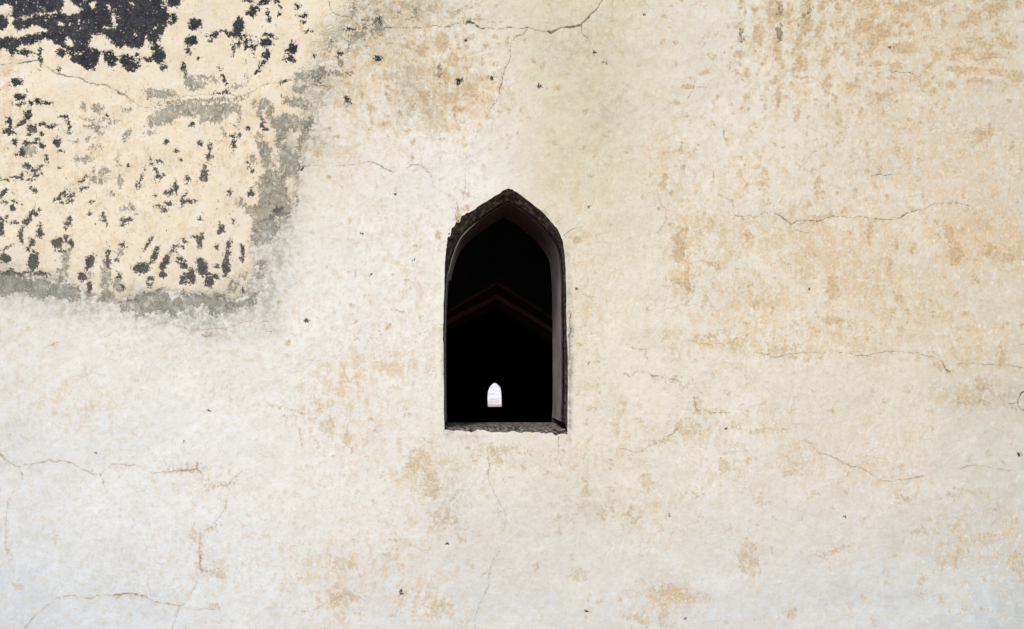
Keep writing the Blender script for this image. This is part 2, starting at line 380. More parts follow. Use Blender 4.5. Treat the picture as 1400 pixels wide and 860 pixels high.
# ---------------- ochre, first as broad densities, then single spots
OD = dens([(600,120,75,70,.85),(645,125,50,40,.95),(520,80,60,60,.7),(560,30,70,40,.6),(480,110,50,60,.7),(500,40,50,40,.6),(450,60,40,50,.4),(540,170,60,40,.45),(610,170,60,30,.5),(465,200,40,40,.3),
           (1130,340,130,70,.62),(1000,330,50,60,.55),(940,330,35,70,.62),(930,380,25,50,.55),(1190,390,120,50,.55),(1330,330,70,50,.8),(1300,320,30,30,.85),(1380,330,40,50,.7),(1250,420,110,50,.42),(1040,420,90,60,.5),(1140,460,90,30,.55),(1040,470,80,22,.5),(1330,470,60,40,.45),(960,470,60,20,.45),(1200,40,110,60,.55),(1330,60,80,70,.5),(1180,140,140,60,.4),(1060,60,60,70,.45),(1240,200,140,80,.36),(1340,230,80,80,.36),(1030,240,70,70,.4),(920,210,50,60,.3),
           (950,590,50,35,.6),(1050,580,60,25,.5),(870,600,50,40,.38),(1100,620,60,40,.45),(1180,640,60,40,.45),(1000,640,60,40,.4),(1330,540,45,25,.6),(1210,600,70,50,.35),(890,700,50,50,.42),(1230,670,60,30,.42),(1320,740,60,45,.5),(1385,740,30,60,.7),(1025,755,25,45,.6),(910,815,55,22,.8),(1140,755,40,25,.4),(800,620,50,40,.3),(1290,760,40,30,.45),
           (520,500,60,30,.45),(470,520,50,35,.5),(580,640,60,50,.55),(590,700,40,50,.45),(480,600,70,60,.32),(690,620,50,25,.5),(460,790,90,50,.5),(580,820,60,40,.6),(520,760,80,60,.42),(460,830,50,40,.6),(300,770,50,40,.35),(90,560,80,40,.3),(270,660,60,40,.3),(430,560,40,40,.42),(380,430,60,40,.2),(560,380,50,100,.22),(10,130,25,120,.5),(150,230,140,120,.3),(330,180,80,120,.28),(800,430,40,160,.3),(800,250,60,60,.2)], base=0.16)
ROUGH = dens([(575, 90, 105, 85, 1.0), (480, 70, 50, 60, .8)])
OD = OD + .07 * (GY > 0) + .06 / (1 + np.exp(-(GX - 900) / 60.0)) / (1 + np.exp((GY - 640) / 60.0))
OD = OD * np.where(GY > 560, .82, 1.0) + .10 * fbm(GX, GY, 70, 777, 3)
OB = Field()
OB.many((1000, 0), K, [(370,90,42,110,5),(320,60,16,70,15),(325,190,24,50),(380,260,30,70),(380,440,24,46),(590,200,36,90,25),(530,330,22,62,20),(490,410,18,24),(610,100,10,34,25),(710,40,20,50),(185,80,22,28),(215,280,26,52),(75,300,18,35),(60,430,38,36),(125,580,24,42),(360,635,36,28),(540,605,42,15),(585,540,18,24),(745,400,26,34),(820,350,18,50),(1040,200,80,50),(1190,270,62,42),(1015,355,24,24),(1240,380,20,18),(1140,510,58,24),(1290,520,48,28),(1145,585,26,12),(1270,610,46,15),(980,645,13,44),(1190,750,66,26),(1110,740,45,10),(745,665,42,32),(810,760,30,18),(735,715,20,18),(580,720,18,20),(1130,320,25,16),(880,340,40,12),(1070,40,50,22),(1150,50,15,40,25),(250,780,25,12),(910,10,35,14),(150,700,12,12),(905,420,18,28),(600,20,40,14),(450,540,14,12),(210,460,8,12)])
OB.many((1180, 0), 6.277, [(290,60,38,48),(350,60,80,60),(280,170,38,42),(370,215,45,30),(410,290,30,32),(350,420,115,50),(300,560,42,32),(545,190,28,46),(690,210,26,32),(950,150,55,64),(880,235,32,20),(1090,70,45,44),(1130,260,42,26),(1040,390,50,32),(640,470,42,26),(760,505,26,25),(835,440,42,30),(820,600,76,38),(950,605,66,24),(930,705,38,22),(1040,700,84,22),(750,740,45,32),(1310,650,90,50),(980,510,30,14),(430,60,22,45),(1220,180,28,8),(1330,30,30,50),(980,340,60,12,-15),(690,120,26,14)])
M8 = 2.692
OB.many((880, 560), M8, [(115,675,60,16,8),(160,690,30,10),(232,693,7,10),(75,748,14,12),(5,765,14,26),(95,800,18,12),(450,72,36,8,-8),(385,545,35,60),(405,600,24,12),(625,303,14,10),(520,243,9,9),(552,232,18,6),(655,543,13,11),(700,520,50,9,-22),(1100,560,26,20),(1145,565,13,14),(1160,520,12,24,20),(1150,435,18,12),(1040,450,28,8),(1020,635,12,24),(815,692,10,7),(1120,318,24,7),(1210,300,36,8),(60,118,26,8),(430,340,24,9,25),(300,208,22,22),(180,310,30,10),(1300,365,14,9),(1265,480,30,22),(545,750,16,18),(170,70,40,24),(20,270,18,20),(130,60,10,26,45),(330,55,20,12),(1380,560,26,40),(940,330,26,20)])
OB.many((440, 560), 2.867, [(1225,415,30,28),(1105,408,14,18),(1137,370,8,34),(1028,330,12,44),(1275,285,20,30),(700,165,70,20),(680,200,20,14),(380,200,50,40),(430,290,36,50),(105,115,20,26),(240,260,8,12),(1355,715,30,22),(1340,800,18,40),(1220,820,20,14),(1155,80,10,18),(1040,785,6,22),(460,780,40,24),(90,740,50,24),(320,715,10,20),(80,600,30,20),(480,430,50,30),(1010,650,34,22),(525,345,6,14),(1145,295,10,8),(1315,125,30,9)])
OB.many((440, 560), 2.867, [(1227,415,19,18)], op='min')
OB.many((880, 280), M8, [(130,160,26,60),(160,280,10,60),(1150,180,28,40),(1130,110,16,30),(1340,190,42,14),(1275,165,24,18),(928,150,10,22),(905,230,8,40),(990,165,9,14),(700,305,22,42),(830,100,9,42,8),(490,540,60,10,-8),(700,425,50,16),(575,565,40,7,12),(130,290,45,7,25),(940,345,14,14),(1250,660,40,20,20),(1200,725,50,12),(195,735,16,24),(240,762,36,6),(480,825,40,9),(915,405,6,24,20),(270,480,50,9,-10),(1090,590,30,8,45),(1320,560,14,30),(380,115,12,14),(250,215,30,10),(100,640,30,6),(160,660,16,5)])
OB.many((400, 0), K, [(1180,330,34,70),(1010,385,50,42),(1180,600,40,38),(1300,460,60,16),(1240,760,70,36),(880,40,44,22),(770,80,20,30),(960,150,34,14),(650,180,30,26),(820,30,40,10),(580,370,16,16),(430,660,24,22),(1030,750,60,30),(220,440,28,8),(690,500,24,20)])
OB.many((600, 0), K, [(20,330,44,80),(245,300,54,26),(190,465,44,12),(260,745,50,12),(230,690,60,22),(300,35,18,14),(60,610,40,30),(160,100,90,6,-25),(330,165,110,5,4),(210,370,20,14)])
OB.many((0, 520), 2.529, [(655,303,34,11,-8),(725,362,16,17),(775,362,26,6),(755,665,24,15),(700,650,20,10,25),(720,520,26,7,-30),(675,530,10,20),(695,595,6,40),(190,547,10,10),(60,712,14,14),(1130,160,24,26),(1100,110,10,14),(455,742,32,3),(1200,205,16,20),(1190,750,40,26,-20),(1190,640,36,20),(30,600,8,16),(740,775,16,8)])
OB.many((400, 140), K, [(345,275,16,14),(620,50,34,28,30),(240,315,18,12),(200,400,30,28),(940,430,14,20),(655,650,9,16),(720,175,30,20),(900,220,16,16),(285,590,16,20),(1290,50,40,32),(385,670,12,10)])
for x, y, a, b in [(925,140,4,4),(932,205,4,5),(933,228,3,5),(940,118,7,3),(637,285,5,4),(627,298,5,5),(600,322,4,6),(640,268,4,3),(790,330,6,5)]:
    OB.ell(x, y, a, b)

rsf = random.Random(99)
for _ in range(75):
    fx_ = rsf.uniform(1030, 1420); fy_ = abs(rsf.gauss(0, 85)) - 10
    ln = rsf.uniform(5, 15)
    OB.ell(fx_, fy_, rsf.uniform(2.2, 5.5), ln, rsf.gauss(24, 12) if fx_ < 1250 else rsf.gauss(70, 20))
for _ in range(480):
    fx_ = rsf.uniform(900, 1420); fy_ = rsf.uniform(-20, 470)
    if fy_ > 300 and rsf.random() < .55: continue
    if rsf.random() < .35: fx_ = rsf.gauss(1180, 120); fy_ = abs(rsf.gauss(0, 150))
    sz = rsf.uniform(.9, 2.0) * (1.9 if rsf.random() < .16 else 1)
    OB.ell(fx_, fy_, sz * rsf.uniform(.8, 1.4), sz * rsf.uniform(.9, 2.1), rsf.uniform(-15, 40))
for _ in range(420):
    fx_ = rsf.uniform(380, 1420); fy_ = rsf.uniform(60, 880)
    sz = rsf.uniform(.8, 1.7)
    OB.ell(fx_, fy_, sz * rsf.uniform(.8, 1.6), sz * rsf.uniform(.9, 1.6), rsf.uniform(-40, 40))
for _ in range(160):
    fx_ = rsf.gauss(575, 70); fy_ = rsf.gauss(80, 60)
    sz = rsf.uniform(1.0, 3.0)
    OB.ell(fx_, fy_, sz, sz * rsf.uniform(.9, 1.7), rsf.uniform(-20, 30))
# ---------------- cracks: width minus distance, pixels
def crack_field(lines):
    a = np.full(GX.shape, -8.0)
    wx = GX + 3.0 * fbm(GX, GY, 11, 71, 4, .6); wy = GY + 3.4 * fbm(GX, GY, 11, 81, 4, .6)
    wv = 1 + 1.3 * fbm(GX, GY, 12, 91, 3)
    for w, pts in lines:
        for k in range(len(pts) - 1):
            (ax, ay), (bx, by) = pts[k], pts[k + 1]
            s = window_of(min(ax, bx) - 10, max(ax, bx) + 10, min(ay, by) - 10, max(ay, by) + 10)
            ex, ey = bx - ax, by - ay
            t = np.clip(((wx[s] - ax) * ex + (wy[s] - ay) * ey) / (ex * ex + ey * ey + 1e-9), 0, 1)
            d = np.hypot(wx[s] - ax - t * ex, wy[s] - ay - t * ey)
            a[s] = np.maximum(a[s], w * wv[s] - d)
    return a
CK = crack_field([
 (.55,[(-300,70),(-120,92),(0,88),(25,88)]),(.95,[(25,88),(40,84),(52,83),(62,91),(75,98),(90,105)]),(.65,[(90,105),(108,107),(125,113),(145,118),(160,125),(170,130)]),
 (.35,[(170,130),(185,141),(198,148),(215,145),(232,140),(250,134),(270,131),(290,130),(305,126),(318,129),(330,133),(345,125),(360,116),(378,114)]),(.9,[(385,114),(392,111)]),(.3,[(392,111),(420,117),(455,120)]),(.5,[(54,82),(54,70)]),
 (.4,[(460,-200),(449,-30),(449,0),(452,14),(456,18),(470,22),(485,27),(500,34)]),(.9,[(500,34),(508,33),(515,29)]),(1.0,[(505,35),(512,42)]),(.65,[(525,38),(545,38),(570,38),(580,39)]),(.3,[(580,39),(590,36),(615,36)]),(.45,[(612,37),(625,32),(633,28)]),(.9,[(638,30),(645,31)]),(.5,[(645,31),(655,36)]),(.8,[(652,37),(663,38)]),(.5,[(663,38),(680,41),(697,37)]),(.8,[(695,38),(703,39)]),(.55,[(703,39),(710,40),(722,38),(735,42)]),
 (.5,[(735,43),(748,44)]),(1.15,[(748,44),(753,45),(757,42),(762,40),(768,38),(780,37),(793,36),(796,33),(800,29),(805,24)]),(.7,[(805,24),(815,13),(821,5),(825,0),(840,-40),(835,-120)]),(.6,[(795,36),(797,46),(803,56),(808,63)]),
 (.5,[(722,40),(715,47),(703,52),(699,62),(697,85)]),(.8,[(698,64),(697,72)]),(.45,[(697,85),(690,95),(687,112),(683,128),(680,136),(672,147),(671,150)]),(.35,[(671,150),(662,168),(652,182)]),(.22,[(652,182),(640,205),(637,240),(634,275)]),
 (.3,[(415,226),(450,228),(480,225),(504,220),(520,228)]),(.4,[(504,220),(520,228),(538,236)]),(.28,[(555,230),(562,227)]),(.42,[(562,227),(570,225),(583,231),(590,243)]),(.33,[(590,243),(592,255),(605,262),(622,275),(628,290)]),(.25,[(592,235),(602,218)]),
 (.25,[(1005,295),(1030,297),(1050,289),(1065,295)]),(.5,[(1060,292),(1072,300),(1083,307),(1090,302),(1125,303)]),(.4,[(1125,303),(1140,295),(1160,297),(1180,296),(1195,300)]),(.75,[(1195,300),(1210,300),(1225,299),(1240,293)]),(.6,[(1240,293),(1265,285),(1280,278)]),(.28,[(1280,278),(1300,277),(1330,283)]),
 (.5,[(764,598),(765,610)]),(.3,[(765,610),(763,626),(766,637)]),(.22,[(668,632),(667,655),(677,679),(691,700),(690,720),(686,738)]),(.38,[(684,755),(672,773),(667,804),(662,818)]),(.22,[(662,818),(656,829),(649,846),(650,880)]),
 (.7,[(1402,536),(1396,541),(1393,548),(1394,555),(1397,559),(1402,560)]),(.4,[(1393,550),(1384,552),(1373,555)]),
 (.35,[(1190,242),(1222,239)]),(.3,[(950,105),(949,122)]),(.45,[(949,120),(943,135)]),(.2,[(949,120),(975,118)]),(.35,[(990,165),(989,190)]),(.3,[(957,80),(962,72)]),
 (.3,[(1145,482),(1175,486),(1200,484)]),(.4,[(1060,487),(1066,488)]),(.5,[(1290,495),(1298,510)]),(.4,[(1225,98),(1250,101)]),
 (.35,[(1186,486),(1200,483)]),(.25,[(836,0),(838,30)]),(.4,[(784,480),(781,520)]),(.6,[(779,430),(778,500)]),(.25,[(488,372),(487,378)]),
 (.25,[(1395,470),(1480,500),(1700,480)]),(.4,[(-200,560),(-90,600),(0,622)]),
])
CB = crack_field([
 (1.0,[(-60,608),(0,622),(10,630),(22,637)]),(.75,[(22,637),(28,638),(45,634),(70,630),(90,631),(107,637)]),(.6,[(107,637),(118,644),(128,649),(138,650)]),(.4,[(138,650),(146,640),(153,634),(170,635),(195,638)]),(.35,[(139,650),(143,668)]),(.35,[(25,638),(30,655)]),
 (.35,[(205,648),(232,646),(247,643)]),(.9,[(247,643),(262,642),(270,640)]),(.6,[(268,632),(270,642),(277,650)]),(.5,[(300,665),(313,663),(317,656)]),(.25,[(317,656),(330,645),(340,640)]),(.28,[(313,668),(310,690)]),(.6,[(310,690),(302,706),(290,719),(283,726)]),(.4,[(272,733),(273,760),(277,778)]),(.8,[(273,760),(277,778),(284,782)]),(.45,[(272,785),(268,798),(260,812),(254,824)]),(.4,[(254,824),(246,829),(240,842),(233,870)]),
 (.55,[(25,880),(35,858),(50,840),(64,828),(78,820)]),(.35,[(78,820),(90,816),(100,813),(125,818),(155,814)]),(.9,[(155,814),(170,812),(185,813)]),(.5,[(185,813),(197,817),(215,824),(235,828),(250,827)]),(.3,[(265,834),(300,832)]),(.4,[(8,702),(10,685),(20,672)]),(.25,[(8,702),(6,740),(10,760)]),
 (.6,[(1118,619),(1128,622),(1140,626)]),(.5,[(1140,626),(1152,632),(1162,638),(1175,638)]),(.8,[(1175,637),(1190,648),(1198,653)]),(.4,[(1198,653),(1207,659),(1229,657)]),(.55,[(1229,657),(1245,655),(1263,650)]),(.3,[(1099,602),(1112,608),(1118,619)]),(.3,[(1162,639),(1158,650),(1145,660)]),
 (.35,[(846,612),(865,619),(878,617),(886,612),(900,606)]),(.8,[(893,604),(907,602)]),(.7,[(905,603),(922,592),(928,582)]),(.4,[(846,612),(838,628)]),(.9,[(950,545),(952,560),(960,563)]),(.7,[(960,561),(975,564),(985,565)]),(.4,[(985,565),(1000,564)]),(.4,[(862,475),(872,477),(885,478)]),(.35,[(855,470),(862,475)]),(.5,[(885,478),(884,490)]),
 (.45,[(852,511),(860,516)]),(.3,[(860,516),(872,509),(880,509)]),(.7,[(885,509),(893,514),(900,514)]),(.8,[(918,520),(925,520)]),(.4,[(912,528),(921,522)]),(.9,[(945,517),(948,518)]),
 (.4,[(940,467),(955,468),(975,471),(1000,468)]),(.5,[(1000,468),(1010,462)]),(.45,[(1035,482),(1050,486),(1062,489),(1075,486),(1085,484)]),(.3,[(1085,484),(1110,482),(1135,481)]),(.45,[(1170,486),(1198,485),(1212,480)]),(.35,[(1212,480),(1235,481),(1255,483),(1283,490)]),(.6,[(1283,490),(1292,500),(1300,510)]),(.35,[(1310,497),(1350,499),(1400,502)]),
 (.5,[(930,388),(940,392),(946,396)]),(.35,[(925,310),(928,325),(925,345)]),(.3,[(898,320),(912,300),(905,280),(898,260)]),(.35,[(880,270),(893,262)]),(.4,[(975,235),(973,262)]),(.4,[(985,268),(1000,273),(1005,285)]),(.35,[(670,626),(669,640),(663,655),(658,665)]),(.3,[(640,632),(650,630)]),
 (.45,[(615,18),(640,8)]),(.4,[(430,118),(455,120)]),(.3,[(955,60),(972,40)]),(.3,[(1062,155),(1063,135)]),(.4,[(1335,82),(1380,78)]),(.3,[(1210,240),(1230,238)]),(.35,[(1314,640),(1330,636),(1380,644)]),(.4,[(1080,320),(1086,315),(1106,318)]),
 (.35,[(626,285),(630,295)]),(.4,[(621,285),(628,297),(625,306)]),(.4,[(540,425),(551,427)]),(.3,[(360,440),(362,452),(375,452)]),(.3,[(190,450),(210,445),(230,440),(260,452),(310,449),(345,438)]),(.5,[(358,441),(368,440)]),(.6,[(275,458),(283,461),(290,457)]),
 (.3,[(0,410),(12,409)]),(.35,[(62,475),(72,471),(80,469)]),(.4,[(360,548),(375,556),(405,563),(413,566)]),(.35,[(411,585),(413,612)]),(.3,[(400,838),(425,836),(450,825),(470,812)]),(.3,[(805,618),(785,640)]),
])

# ---------------- broad tone of the limewash (yellowed above, greyer and damp below; light falloff towards the edges painted in)
TONE = np.array([
 [(238,222,194),(238,223,196),(230,218,194),(228,218,198),(220,210,184),(225,217,199),(218,207,184),(212,203,182)],
 [(236,221,194),(237,223,198),(232,223,204),(237,231,218),(221,211,186),(227,218,200),(222,210,190),(212,202,182)],
 [(226,223,212),(232,228,216),(235,231,219),(238,232,219),(229,220,197),(228,218,199),(222,209,186),(212,200,176)],
 [(222,222,219),(229,228,222),(232,228,219),(230,224,210),(224,216,198),(224,217,202),(219,211,196),(205,201,186)],
 [(206,211,214),(215,219,220),(219,219,214),(213,213,208),(212,210,203),(212,211,205),(205,207,204),(190,196,196)]], float)
ty = np.clip((GY + 26 * fbm(GX, GY, 120, 301, 4)) / 215.0, 0, 3.999)
tx = np.clip((GX + 30 * fbm(GX, GY, 120, 311, 4)) / 200.0, 0, 6.999)
i0 = tx.astype(int); j0 = ty.astype(int)
fx = (tx - i0); fy = (ty - j0)
fx = (fx * fx * (3 - 2 * fx))[..., None]; fy = (fy * fy * (3 - 2 * fy))[..., None]
tone = (TONE[j0, i0] * (1 - fx) + TONE[j0, i0 + 1] * fx) * (1 - fy) + (TONE[j0 + 1, i0] * (1 - fx) + TONE[j0 + 1, i0 + 1] * fx) * fy
# whiter and yellower cells with soft borders
mot = fbm(GX, GY, 42, 401, 4)[..., None]
tone = tone + 5.0 * mot * np.array([1.0, 1.05, 1.3])
# the column of yellower wash right above and beside the opening with a near-straight left edge
colm = (1 / (1 + np.exp(-(GX - 708 - 9 * fbm(GX, GY, 40, 501, 4)) / 6.0))) * (1 / (1 + np.exp((GX - 885 - 30 * fbm(GX, GY, 60, 511, 3)) / 22.0))) * (1 / (1 + np.exp((GY - 300) / 40.0)))
tone = tone - colm[..., None] * np.array([3, 4, 9])
tone = tone + 4.0 * fbm(GX, GY, 15, 421, 3)[..., None] * np.array([1.0, 1.1, 1.4])
tone = np.clip(tone * np.array([1.0, .994, .985]), 0, 255) / 255.0
tl = np.where(tone <= 0.04045, tone / 12.92, ((tone + 0.055) / 1.055) ** 2.4)

# ------------------------------------------------------------------ plaster material (reads the fields, adds all fine structure)
def plaster_material():
    n = NT("old limewashed plaster")
    P = n.pos
    tonec = n.attr("tone", True)
    bk = n.attr("black"); gr = n.attr("grey"); gw = n.attr("grey_wash"); cp = n.attr("coat")
    od = n.attr("ochre"); ob = n.attr("ochre_spot"); ck = n.attr("crack"); cb = n.attr("brown_crack")
    n4 = n.noise(4, 5, .6); n14 = n.noise(14, 5, .62); n40 = n.noise(40, 5, .62)
    n110 = n.noise(110, 4, .6); n260 = n.noise(260, 3, .6); n600 = n.noise(600, 2, .6)
    nv = n.noise(30, 5, .62, vec=n.mapv((1.6, 1, .55)))
    wp = n.warp(22, .035)
    c = tonec
    # body: cloudy limewash, lighter lumps and thinner places
    c = n.mix(n.step(n14, .35, .7, 0, .35), c, n.mix(.5, c, lin((240, 236, 226))))
    c = n.mix(n.mul(n.step(n40, .48, .68), .38), c, lin((212, 192, 156)))
    c = n.mix(n.mul(n.step(n.noise(26, 5, .65, vec=n.mapv(loc=(3, 1, 7))), .55, .75), .45), c, lin((238, 236, 232)))
    quiet = n.step(n.add(n.noise(5.5, 4, .6, vec=n.mapv(loc=(3, 3, 9))), n.mul(od, .28)), .48, .66, .22, 1.0)
    c = n.mix(n.mul(n.step(n.noise(60, 5, .65, vec=n.mapv((1.2, 1, .8), loc=(2, 9, 4))), .5, .68), n.mul(quiet, .52)), c, lin((204, 188, 156)))
    c = n.mix(n.mul(n.step(n.noise(90, 4, .65, vec=n.mapv(loc=(8, 2, 4))), .5, .72), .12), c, lin((244, 242, 236)))
    # cream coat
    coat = n.step(n.add(n.add(cp, n.mul(n.sub(n40, .5), 26)), n.mul(n.sub(n110, .5), 22)), -2.2, 2.2)
    cream = n.mix(n.step(n14, .35, .68), lin((240, 224, 195)), lin((234, 213, 181)))
    cream = n.mix(n.mul(n.step(n40, .5, .7), .5), cream, lin((244, 233, 211)))
    cream = n.mix(n.mul(n.step(n110, .52, .72), .35), cream, lin((218, 196, 158)))
    cream = n.mix(n.mul(n.step(n.noise(11, 5, .6, vec=n.mapv(loc=(6, 6, 1))), .46, .66), .65), cream, lin((236, 226, 208)))
    c = n.mix(n.mul(coat, .9), c, cream)
    # ochre clouds: density lifts two noises over a threshold
    ob_n = n.noise(24, 6, .68, vec=n.mapv((1.1, 1, .9), loc=(2, 3, 8)))
    mixn = n.add(n.mul(ob_n, .45), n.add(n.mul(n110, .25), n.mul(nv, .3)))
    o1 = n.step(n.add(mixn, n.mul(od, .15)), .535, .66)
    o1 = n.mul(o1, n.step(od, -.1, .75, .10, .95))
    oc_col = n.mix(n.step(n14, .4, .6), lin((222, 192, 144)), lin((208, 178, 128)))
    oc_col = n.mix(n.step(n4, .45, .6), oc_col, lin((224, 188, 142)))
    oc_col = n.mix(n.mul(n.step(n110, .52, .66), .6), oc_col, lin((188, 156, 110)))
    c = n.mix(n.mul(o1, .74, clamp=True), c, oc_col)
    # decayed patch left of the upper crack: brown and grey crumbs, scoured lime between them
    dc = n.attr("decay")
    d1 = n.step(n.noise(45, 6, .7, vec=n.mapv((1.2, 1, .85), loc=(7, 2, 2))), .50, .60)
    c = n.mix(n.mul(n.mul(d1, dc), .55), c, lin((196, 166, 124)))
    d2 = n.step(n.noise(80, 5, .7, vec=n.mapv((1.2, 1, .9), loc=(1, 8, 5))), .56, .64)
    c = n.mix(n.mul(n.mul(d2, dc), .65), c, lin((142, 128, 102)))
    d3 = n.step(n.noise(55, 5, .65, vec=n.mapv((1.6, 1, .6), loc=(5, 3, 3))), .52, .60)
    c = n.mix(n.mul(n.mul(d3, dc), .55), c, lin((236, 230, 214)))
    # pale scoured flecks among the ochre
    fl = n.step(n.noise(70, 4, .65, vec=n.mapv((1.3, 1, .8), loc=(1, 5, 9))), .52, .66)
    c = n.mix(n.mul(fl, n.step(od, .05, .5, .12, .45)), c, lin((238, 232, 218)))
    # fine network of rusty hair lines
    net = n.vor(13, 'DISTANCE_TO_EDGE', vec=wp)
    netm = n.mul(n.step(net, .035, .0), n.step(n.add(n.noise(9, 3, .5, vec=n.mapv(loc=(5, 2, 1))), n.mul(od, .22)), .60, .74))
    c = n.mix(n.mul(netm, .30), c, lin((176, 142, 98)))
    net2 = n.vor(5.5, 'DISTANCE_TO_EDGE', vec=n.warp(16, .08))
    netm2 = n.mul(n.step(net2, .006, .0), n.step(n.noise(4, 2, .5, vec=n.mapv(loc=(1, 7, 3))), .5, .62))
    c = n.mix(n.mul(netm2, .25), c, lin((150, 134, 112)))
    # single ochre spots
    loose = n.sub(1.0, n.attr('spot_weight'))
    obn = n.add(n.mth('MINIMUM', ob, n.sub(8.0, n.mul(loose, 15.0))), n.mul(n.mul(n.add(n.sub(n40, .5), n.sub(n110, .5)), 34.0), loose))
    obn = n.add(n.add(obn, .6), n.mul(n.sub(n110, .5), 8.0))
    obn = n.add(n.add(obn, n.mul(n.sub(n260, .5), 5.0)), n.mul(n.sub(n40, .5), 5.0))
    om = n.mul(n.step(obn, -1.8, 2.6), n.step(n40, .25, .6, .55, .92))
    om = n.mul(n.mul(om, .88), n.attr('spot_weight'))
    c = n.mix(om, c, n.mix(n.step(n110, .35, .7), lin((210, 182, 138)), lin((176, 146, 104))))
    # grey wash and grime
    gwn = n.mul(gw, n.step(n.add(n.add(n.mul(n40, .65), n.mul(n110, .35)), n.mul(n14, .3)),   .46, .76))
    c = n.mix(n.mul(gwn, 1.0, clamp=True), c, n.mix(n.step(n40, .4, .6), lin((166, 162, 140)), lin((140, 138, 120))))
    grn = n.add(n.add(gr, n.mul(n.sub(n110, .5), 17.0)), n.mul(n.sub(n260, .5), 13.0))
    grn = n.add(grn, n.mul(n.sub(n40, .5), 6.0))
    gm = n.step(grn, -1.2, 2.0)
    isl = n.step(n.noise(62, 4, .62, vec=n.mapv((1.3, 1, .75), loc=(9, 1, 2))), .555, .60)
    gm = n.mul(gm, n.sub(1.0, n.mul(isl, n.step(grn, 9, 2, .35, .92))))
    gcol = n.mix(n.step(n.noise(20, 4, .6, vec=n.mapv(loc=(1, 1, 6))), .42, .58), lin((138, 142, 131)), lin((104, 102, 87)))
    gcol = n.mix(n.mul(n.step(n110, .48, .64), .75), gcol, lin((98, 93, 80)))
    gcol = n.mix(n.mul(n.step(n260, .54, .66), .75), gcol, lin((70, 65, 56)))
    gcol = n.mix(n.mul(n.step(n40, .52, .62), .7), gcol, lin((176, 168, 142)))
    gcol = n.mix(n.mul(n.step(n.noise(200, 3, .6, vec=n.mapv(loc=(4, 4, 4))), .56, .66), .7), gcol, lin((206, 192, 160)))
    gcol = n.mix(n.mul(n.mul(n.step(grn, 5.5, .6), n.step(n260, .42, .54)), .9), gcol, lin((78, 68, 50)))
    gm = n.mul(gm, n.step(n.add(n.mul(n14, .45), n.mul(n40, .55)), .38, .52, .66, 1.0))
    c = n.mix(n.mul(gm, n.step(n110, .25, .6, 1.0, .72)), c, gcol)
    # black paint
    bn = n.add(n.add(bk, n.mul(n.sub(n110, .5), 12.0)), n.mul(n.sub(n260, .5), 11.0))
    inm = n.mul(n.step(bk, -1.0, 5.0), n.step(n110, .625, .66))   # cream crumbs left inside the black
    bm = n.mul(n.step(bn, -.55, .45), n.sub(1.0, n.mul(inm, .9)))
    bcol = n.mix(n.step(n40, .38, .62), lin((24, 24, 32)), lin((50, 53, 64)))
    bcol = n.mix(n.mul(n.step(n110, .5, .66), .55), bcol, lin((60, 64, 76)))
    bcol = n.mix(n.mul(n.step(n260, .54, .68), .4), bcol, lin((88, 90, 98)))
    bcol = n.mix(n.mul(n.step(n260, .47, .36), .6), bcol, lin((18, 17, 22)))
    bcol = n.mix(n.mul(n.step(bk, 2.2, .2), .5), bcol, lin((30, 24, 24)))
    bcol = n.mix(n.mul(n.attr('thin_paint'), n.step(n110, .4, .62, .25, .8)), bcol, lin((104, 99, 90)))
    greyer = n.step(gr, -1, 3)
    bcol = n.mix(n.mul(greyer, .7), bcol, lin((96, 94, 88)))
    c = n.mix(bm, c, bcol)
    # stray black specks of the same paint within the coat
    sp = n.mul(n.step(n.noise(80, 4, .65, vec=n.mapv((1.5, 1, .7), rot=(0, -.45, 0))), .645, .69), n.step(cp, 4, 30))
    c = n.mix(n.mul(sp, .85), c, lin((70, 62, 54)))
    # cracks
    ckn = n.add(ck, n.mul(n.sub(n260, .5), 1.2))
    km = n.step(ckn, -.6, .7)
    kstr = n.mul(n.step(n40, .32, .62, .45, 1.0), n.step(ck, -.6, .8, .25, .95))
    c = n.mix(n.mul(km, kstr), c, lin((82, 72, 58)))
    halo = n.mul(n.step(ck, -5, 0), n.step(n110, .4, .7))
    c = n.mix(n.mul(halo, .22), c, lin((160, 146, 116)))
    cbn = n.add(cb, n.mul(n.sub(n260, .5), 1.2))
    c = n.mix(n.mul(n.step(cbn, -.9, .9), n.step(n40, .35, .6, .3, .8)), c, lin((146, 116, 78)))
    halo2 = n.mul(n.step(cb, -5, .3), n.step(n110, .42, .68))
    c = n.mix(n.mul(halo2, .38), c, lin((192, 162, 116)))
    # pits
    pit = n.mul(n.step(n.vor(34, 'F1', vec=P), .045, .02), n.step(n14, .52, .58))
    c = n.mix(n.mul(pit, .75), c, lin((96, 84, 66)))
    # grain of sand in the wash
    c = n.mix(n.mul(n.step(n600, .35, .65), .14), c, n.mix(.5, c, lin((170, 160, 140))))
    patchy = n.step(n.noise(3.2, 4, .6, vec=n.mapv(loc=(4, 8, 2))), .42, .62)
    c = n.mix(n.mul(n.step(n260, .42, .68), n.mul(patchy, .26)), c, n.mix(.5, c, lin((150, 140, 118))))
    # relief in millimetres
    h = n.mul(n14, 2.2)
    h = n.add(h, n.mul(n40, 1.1)); h = n.add(h, n.mul(n110, .42)); h = n.add(h, n.mul(n260, .20))
    h = n.add(h, n.mul(coat, .9)); h = n.sub(h, n.mul(bm, 1.0)); h = n.sub(h, n.mul(gm, .45)); h = n.sub(h, n.mul(km, 1.3))
    h = n.sub(h, n.mul(n.step(cbn, -.8, .8), .7)); h = n.sub(h, n.mul(om, .35)); h = n.sub(h, n.mul(pit, .8))
    return n.finish(c, .92, n.mul(h, 1.0), .0017, 1.0, spec=.15)

